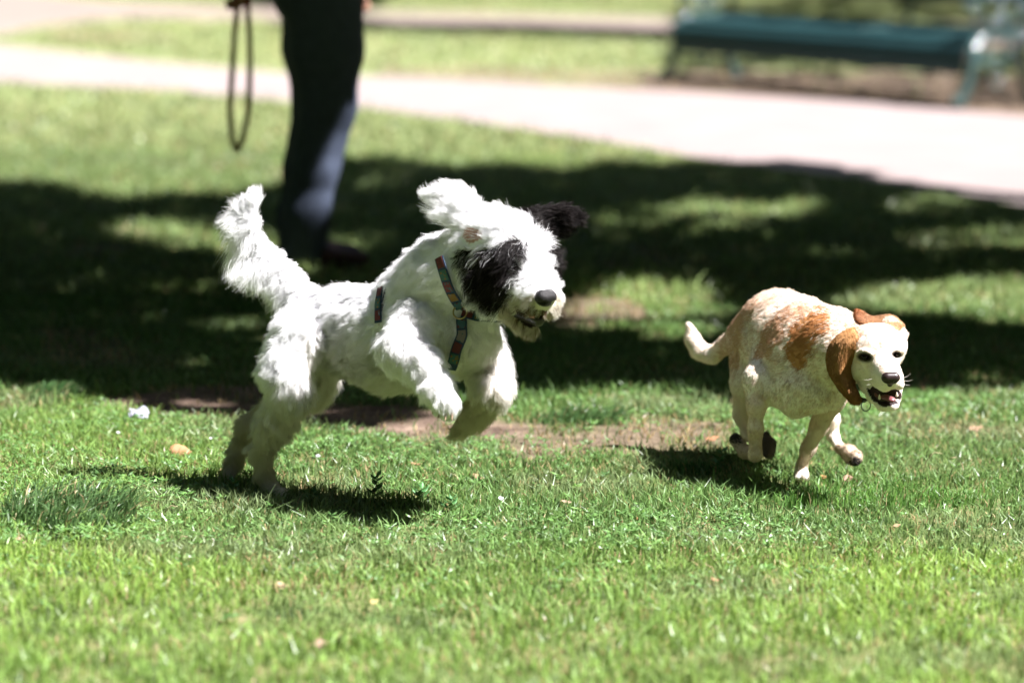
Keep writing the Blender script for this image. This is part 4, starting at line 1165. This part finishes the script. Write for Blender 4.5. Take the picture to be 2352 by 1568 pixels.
    ribbon('webbing', [(552, -22, -.26), (544, 20, -.26), (536, 120, -.26), (528, 250, -.26), (530, 310, -.26), (545, 366, -.26), (560, 312, -.25), (572, 250, -.25), (575, 120, -.25), (570, 20, -.25), (560, -22, -.25)], .022, m_l, lr)
    ribbon('handle', [(546, 26, -.275), (540, -10, -.28), (556, -36, -.275), (572, -10, -.27), (567, 26, -.275)], .022, mat_plain('handle_red', (.22, .02, .02), .7), lr)
build_person()

# ================================================================= bench on the far side of the path
def build_bench():
    A = G(1552, 190); B = G(2228, 251)
    L = float(np.linalg.norm(B - A)); xd = (B - A) / L; yd = np.array([-xd[1], xd[0], 0])
    if yd[1] < 0: yd = -yd
    root = empty('park_bench', tuple(A)); tag(root, 'dark green slatted park bench with ornate cast iron ends beyond the path', 'bench')
    w3 = lambda x, y, z: A + xd * x + yd * y + np.array([0, 0, z])
    m_slat = mat_plain('green_slat_paint', (.009, .034, .037), .42, spec=.5, noise=.25, scale=6)
    m_iron = mat_plain('iron_paint', (.040, .078, .076), .14, spec=.9, noise=.25, scale=9, coat=.6)
    prof = [(.44, .415), (.36, .397), (.28, .388), (.20, .388), (.12, .392), (.045, .380), (-.012, .338), (-.042, .282), (-.048, .222)]
    back = [(.49, .60), (.515, .69), (.54, .78), (.56, .865)]
    def slat(y, z, ay, az, w, t):
        d = unit([ay, az]); n = np.array([-d[1], d[0]]); bm = bmesh.new(); vs = []
        for x in (.02, L - .02):
            for a, b in ((-1, -1), (1, -1), (1, 1), (-1, 1)):
                q = np.array([y, z]) + d * w / 2 * a + n * t / 2 * b; vs.append(bm.verts.new(w3(x, q[0], q[1])))
        for f in ((0, 1, 2, 3), (7, 6, 5, 4), (0, 4, 5, 1), (1, 5, 6, 2), (2, 6, 7, 3), (3, 7, 4, 0)): bm.faces.new([vs[i] for i in f])
        bmesh.ops.recalc_face_normals(bm, faces=bm.faces); bmesh.ops.bevel(bm, geom=bm.edges[:], offset=.004, segments=1, affect='EDGES')
        me = bpy.data.meshes.new('slat'); bm.to_mesh(me); bm.free(); return me
    for i, (y, z) in enumerate(prof):
        a = prof[max(i - 1, 0)]; b = prof[min(i + 1, len(prof) - 1)]
        adopt(obj('seat_slat', slat(y, z, b[0] - a[0], b[1] - a[1], .062, .024), m_slat), root)
    for i, (y, z) in enumerate(back):
        adopt(obj('back_slat', slat(y, z, .025, .09, .066, .024), m_slat), root)
    def tube(pts, r, n=8):
        P = [Vector(w3(*q)) for q in pts]; V, F = [], []
        limb(V, F, P, [r] * len(P), n); return V, F
    def arc(x, y, z, r, a0, a1, n=14): return [(x, y + r * math.cos(a0 + (a1 - a0) * i / n), z + r * math.sin(a0 + (a1 - a0) * i / n)) for i in range(n + 1)]
    def piece(name, lists, par=root):
        V, F = [], []
        for pts, r in lists:
            v, f = tube(pts, r); k = len(V); V += v; F += [tuple(i + k for i in q) for q in f]
        o = obj(name, mesh_from(name, np.array([list(v) for v in V]), F), m_iron); adopt(o, par); return o
    for x in (0.0, L):
        piece('front_leg', [([(x, -.10, .015), (x, -.07, .07), (x, -.02, .16), (x, .0, .26), (x, .03, .38)], .030), (arc(x, -.115, .035, .025, -1.2, 3.6), .014)])
        piece('rear_leg', [([(x, .50, .015), (x, .47, .08), (x, .42, .20), (x, .42, .33), (x, .45, .42)], .030), (arc(x, .515, .035, .025, 4.3, -.4), .014)])
        piece('backrest_post', [([(x, .45, .43), (x, .49, .58), (x, .53, .74), (x, .575, .92)], .019)])
        piece('armrest', [([(x, .52, .68), (x, .40, .70), (x, .22, .695), (x, .06, .68), (x, -.03, .66)], .020), (arc(x, -.03, .61, .05, 1.57, 6.8), .016), ([(x, .0, .58), (x, .02, .50), (x, .04, .42)], .016)])
        piece('seat_rail', [([(x, .45, .42), (x, .28, .40), (x, .12, .405), (x, .03, .39), (x, -.03, .33), (x, -.04, .26)], .018), ([(x, .02, .24), (x, .20, .28), (x, .42, .24)], .016)])
        piece('scroll', [(arc(x, .15, .555, .075, 0, 6.28, 18), .013), (arc(x, .31, .56, .075, 0, 6.28, 18), .013), (arc(x, .23, .47, .030, 0, 6.28, 12), .012), (arc(x, .42, .60, .045, 0, 6.28, 12), .012), (arc(x, .21, .17, .055, 0, 6.28, 12), .012), (arc(x, .10, .33, .04, 0, 6.28, 12), .012), (arc(x, .32, .34, .045, 0, 6.28, 12), .012)])
    piece('centre_strut', [([(L * .62, .05, .395), (L * .62, .28, .40), (L * .62, .45, .43), (L * .62, .51, .60), (L * .62, .575, .90)], .016)])
build_bench()

# ================================================================= small things lying on the lawn
def leaf_mesh(L, w, curl, twist=0.2, seed=0, lobes=False):
    r = random.Random(seed); n = 7; V, F = [], []
    for i in range(n):
        t = i / (n - 1); hw = w * math.sin(math.pi * min(.97, max(.04, t)) ** .8) * (1 + (.25 * r.uniform(-1, 1) if lobes else .08 * r.uniform(-1, 1)))
        x = (t - .5) * L; z = curl * L * (4 * (t - .5) ** 2) * .5
        for s in (-1, 0, 1): V.append((x, s * hw, z + abs(s) * curl * hw * .9 + s * twist * hw * (t - .5)))
    for i in range(n - 1):
        for k in range(2): F.append((i * 3 + k, i * 3 + k + 1, i * 3 + 4 + k, i * 3 + 3 + k))
    th = .0005; m = len(V); V2 = V + [(a, b, c - th) for a, b, c in V]
    F2 = F + [tuple(i + m for i in f[::-1]) for f in F]
    rim = [0, 1, 2] + [i * 3 + 2 for i in range(1, n)] + [(n - 1) * 3 + 1, (n - 1) * 3] + [i * 3 for i in range(n - 2, 0, -1)]
    F2 += [(rim[i], rim[i] + m, rim[(i + 1) % len(rim)] + m, rim[(i + 1) % len(rim)]) for i in range(len(rim))]
    return mesh_from('leaf', np.array(V2), F2)

def mat_leaf(c):
    c = tuple(x * .42 for x in c)
    return mat_plain('dry_leaf_%02x%02x%02x' % tuple(int(255 * x) for x in c), c, .7, spec=.2, noise=.3, scale=90)
LEAVES = [  # u, v, length px, half width, tilt towards the camera, heading, colour, label
    (415, 1042, 60, .34, 1.0, .1, (.62, .33, .16), 'big pale orange dry leaf standing up left of the leaping dog'),
    (957, 1066, 40, .14, .5, -.8, (.55, .33, .17), 'narrow tan dry leaf below the belly of the leaping dog'),
    (527, 1098, 22, .34, .9, .9, (.62, .20, .11), 'small coral dry leaf under the trailing hind paw of the shaggy dog'),
    (432, 1190, 28, .30, .5, -.3, (.72, .42, .07), 'amber dry leaf just behind the dark grass tuft'),
    (324, 1233, 26, .36, .5, .2, (.75, .48, .10), 'yellow dry leaf at the front edge of the dark grass tuft'),
    (425, 1294, 32, .28, .7, -.6, (.50, .24, .09), 'rusty brown leaf in the blurred grass below the dark tuft'),
    (646, 1345, 32, .40, .8, .7, (.68, .50, .32), 'pale cupped dry leaf in the blurred near grass'),
    (48, 1242, 34, .40, .6, .3, (.58, .36, .26), 'pinkish crumpled leaf at the far end of the dark grass tuft'),
    (858, 1380, 30, .36, .6, 1.2, (.68, .55, .22), 'pale yellow dry leaf in the blurred near grass'),
    (735, 1480, 44, .40, .7, .2, (.50, .35, .24), 'blurred pinkish brown leaf closest to the camera'),
    (1890, 1094, 20, .36, .7, .4, (.70, .30, .13), 'small bright orange leaf beside the planted paw of the hound'),
    (1948, 1100, 30, .42, .8, -.4, (.66, .42, .30), 'pink crumpled leaf under the lifted paw of the hound'),
    (2240, 986, 40, .34, .5, .5, (.60, .38, .25), 'pale pinkish leaf on thin grass beyond the hound'),
    (1098, 1096, 34, .30, .5, -.2, (.60, .34, .20), 'soft orange leaf between the two dogs near the paw shadow'),
    (1461, 1188, 22, .26, 1.1, 1.2, (.45, .22, .09), 'upright brown leaf in the sharp grass between the dogs'),
    (1636, 1008, 40, .30, .4, .1, (.62, .32, .17), 'orange leaf on the worn earth behind the hound'),
    (1300, 1152, 30, .30, .4, .3, (.62, .45, .30), 'flat straw coloured leaf in thin grass between the dogs'),
    (185, 1130, 40, .14, .5, -1.0, (.45, .26, .15), 'thin brown curled leaf behind the dark grass tuft'),
    (1640, 1330, 26, .32, .6, .8, (.50, .32, .16), 'brown leaf in the blurred near grass below the hound'),
    (2060, 1205, 22, .30, .6, .1, (.58, .42, .24), 'straw leaf in the sharp grass below the lifted hind paw of the hound'),
]
for i, (u, v, Lp, hw, tilt, head, c, lab) in enumerate(LEAVES):
    g = G(u, v, .012); s = 7840 / g[1]; L = Lp / s * .85
    o = obj('dry_leaf', leaf_mesh(L, L * hw, .25 + .2 * random.random(), .3, i, i % 2 == 0), mat_leaf(c))
    o.location = (g[0], g[1], .008 + .22 * L * math.sin(tilt)); o.rotation_euler = (tilt, random.uniform(-.3, .3), head * .6)
    tag(o, lab, 'leaf', 'dry leaves on the lawn')
PETALS = [(272, 999, 11, 'white petal in the grass left of the big orange leaf'), (731, 1053, 14, 'white petal lying right of the shaggy dog hind leg'), (1150, 1151, 18, 'white petal on the grass between the dogs'),
          (1834, 1100, 13, 'white petal touching the planted paw of the hound'), (484, 1012, 9, 'tiny white petal close to the trailing hind leg of the shaggy dog')]
m_pet = mat_plain('petal_white', (.40, .39, .41), .5)
for i, (u, v, Lp, lab) in enumerate(PETALS):
    g = G(u, v, .02); L = Lp / (7840 / g[1]) * .7
    o = obj('petal', leaf_mesh(L * 1.2, L * .45, .4, .2, 50 + i), m_pet); o.location = (g[0], g[1], .026); o.rotation_euler = (.8, 0, random.uniform(-.6, .6)); tag(o, lab, 'petal', 'fallen white petals')
# scrap of paper and a dark twig
g = G(318, 960, .01); V, F = [], []
for i in range(6):
    for j in range(5): V.append(((i / 5 - .5) * .045 + .004 * random.uniform(-1, 1), (j / 4 - .5) * .04, .012 + .010 * random.uniform(-1, 1) + .01 * j / 4))
for i in range(5):
    for j in range(4): F.append((i * 5 + j, i * 5 + 5 + j, i * 5 + 6 + j, i * 5 + 1 + j))
o = obj('paper_scrap', mesh_from('paper_scrap', np.array(V), F, False), mat_plain('paper_white', (.26, .27, .32), .7)); o.location = tuple(g); so = o.modifiers.new('t', 'SOLIDIFY'); so.thickness = .0004
tag(o, 'crumpled scrap of white paper on the worn earth', 'litter')
V, F = [], []; a = G(299, 975, 0); b = W(300, 945, a[1]); limb(V, F, [a, (a + b) / 2 + np.array([.002, 0, 0]), b, b + np.array([.004, 0, .008])], [.0022, .002, .0018, .0008], 6)
tag(obj('twig', mesh_from('twig', np.array([list(q) for q in V]), F), mat_plain('twig_dark', (.02, .016, .014), .8)), 'short dark twig standing beside the white paper scrap', 'twig')
# dry straw stems
m_straw = mat_plain('straw', (.34, .28, .16), .6)
for u, v, Lp, lab in ((372, 1200, 60, 'hooked straw stem at the tip of the dark grass tuft'), (2120, 1085, 70, 'curved straw stem in the sharp grass beside the hound'), (402, 1262, 48, 'bent pale straw stem in front of the dark grass tuft'), (474, 1255, 30, 'short upright straw stub below the shaggy dog'), (2215, 1090, 60, 'bowed straw stem right of the lifted hind paw')):
    g = G(u, v, 0); L = Lp / (7840 / g[1]); V, F = [], []; sx = random.choice((-1, 1))
    limb(V, F, [g, g + np.array([.1 * L * sx, 0, .4 * L]), g + np.array([.35 * L * sx, -.02 * L, .7 * L]), g + np.array([.7 * L * sx, -.05, .72 * L * .8]) * np.array([1, 1, 1])][:3] + [g + np.array([.62 * L * sx, -.05 * L, .66 * L])], [.0014, .0013, .0011, .0006], 6)
    tag(obj('straw_stem', mesh_from('straw_stem', np.array([list(q) for q in V]), F), m_straw), lab, 'straw', 'dry straw stems')

def tuft(u0, u1, v0, v1, n, h, w, col, lab, lean=(.35, 0, 0), name='grass_tuft'):
    P = []
    while len(P) < n:
        u, v = random.uniform(u0, u1), random.uniform(v0, v1)
        e = ((u - (u0 + u1) / 2) / ((u1 - u0) / 2)) ** 2 + ((v - (v0 + v1) / 2) / ((v1 - v0) / 2)) ** 2
        if random.random() > e * 1.1 + .6 * noise3(np.array([[u * .011, v * .03, 5.0]]))[0] - .25: P.append(G(u, v)[:2])
    P = np.array(P); c = P.mean(0)
    root = P; k = len(P)
    hh = h * rng.uniform(.30, 1.25, k) * (.6 + .8 * noise3(np.concatenate([P, np.zeros((k, 1))], 1), 14.0, 3.0)); d = np.concatenate([(P - c) * 1.2 + rng.normal(0, .42, (k, 2)), np.zeros((k, 1))], 1) * .6 + np.array(lean)
    a = rng.random(k) * 6.28; side = np.stack([np.cos(a), np.sin(a), np.zeros(k)], 1); r3 = np.concatenate([P, np.zeros((k, 1))], 1)
    rows = []
    for t, ws in ((0, 1), (.35, .95), (.7, .7)):
        q = r3 + hh[:, None] * (np.array([0, 0, 1]) * (t - .35 * t * t) + d * t * t * .9); rows += [q - side * w / 2 * ws, q + side * w / 2 * ws]
    rows.append(r3 + hh[:, None] * (np.array([0, 0, .62]) + d * .95))
    V = np.stack(rows, 1).reshape(-1, 3); b = np.arange(k)[:, None] * 7
    F = np.concatenate([b + np.array(x) for x in ((0, 1, 3), (0, 3, 2), (2, 3, 5), (2, 5, 4), (4, 5, 6))])
    me = mesh_from(name, V, F, False); C = np.array(col) * rng.uniform(.6, 1.5, k)[:, None]; dr = rng.random(k) < .07; C[dr] = (.4, .33, .18); point_color(me, np.repeat(C, 7, axis=0))
    tag(obj(name, me, M_GRASS), lab, 'grass tuft', 'longer grass tufts')
tuft(-60, 350, 1165, 1246, 1900, .098, .0042, (.085, .160, .058), 'dark bluish tuft of longer grass below the shadow of the leaping dog', (.22, 0, 0))
tuft(60, 210, 905, 925, 500, .055, .0035, (.07, .15, .05), 'light grass clump on the ridge at the edge of deep shade')
tuft(1190, 1480, 958, 985, 800, .060, .0035, (.085, .17, .06), 'pale grass clump behind worn earth between the dogs')
tuft(1480, 1700, 1075, 1092, 260, .045, .0030, (.06, .15, .05), 'grass clump at the shadow edge of the hound', (-.2, 0, 0))
tuft(1700, 2330, 1120, 1180, 900, .050, .0028, (.10, .22, .05), 'fresh bright grass standing below the hound', (.1, 0, 0))

def weed(u, v, h, n, lab):
    g = G(u, v); root = empty('weed_plant', tuple(g)); tag(root, lab, 'weed', 'upright leafy weeds'); 
    V, F = [], []; limb(V, F, [np.zeros(3), np.array([.004, 0, h * .5]), np.array([.008, 0, h])], [.0016, .0013, .0007], 6)
    o = obj('stem', mesh_from('stem', np.array([list(q) for q in V]), F), bpy.data.materials.get('weed_stem') or mat_plain('weed_stem', (.08, .16, .05), .6)); o.parent = root
    for i in range(n):
        t = .15 + .85 * i / n; L = .030 * (1 - .4 * t) * random.uniform(.8, 1.2)
        me = leaf_mesh(L, L * .24, .25, .1, 100 + i); o = obj('leaf', me, bpy.data.materials.get('weed_green') or mat_plain('weed_green', (.06, .17, .05), .45, spec=.4, noise=.25, scale=60)); o.parent = root
        a = i * 2.4 + random.uniform(-.4, .4); o.rotation_euler = (random.uniform(-.3, .3), -.55, a); o.location = (.008 * t + math.cos(a) * L * .45, math.sin(a) * L * .45, h * t + .008)
weed(858, 1150, .055, 12, 'tall leafy weed standing in the shadow of the leaping dog')
weed(530, 1140, .035, 8, 'leafy weed lit in front of the shadow left of the planted hind paw')
weed(960, 1150, .030, 8, 'small leafy weed at the tip of the leaping dog shadow')
weed(1030, 1178, .030, 9, 'pale leafy weed just right of the leaping dog shadow')
weed(715, 1160, .028, 8, 'leafy weed in front of the planted hind paw of the shaggy dog')
weed(1650, 1080, .045, 9, 'dark leafy weed in the shadow of the hound')
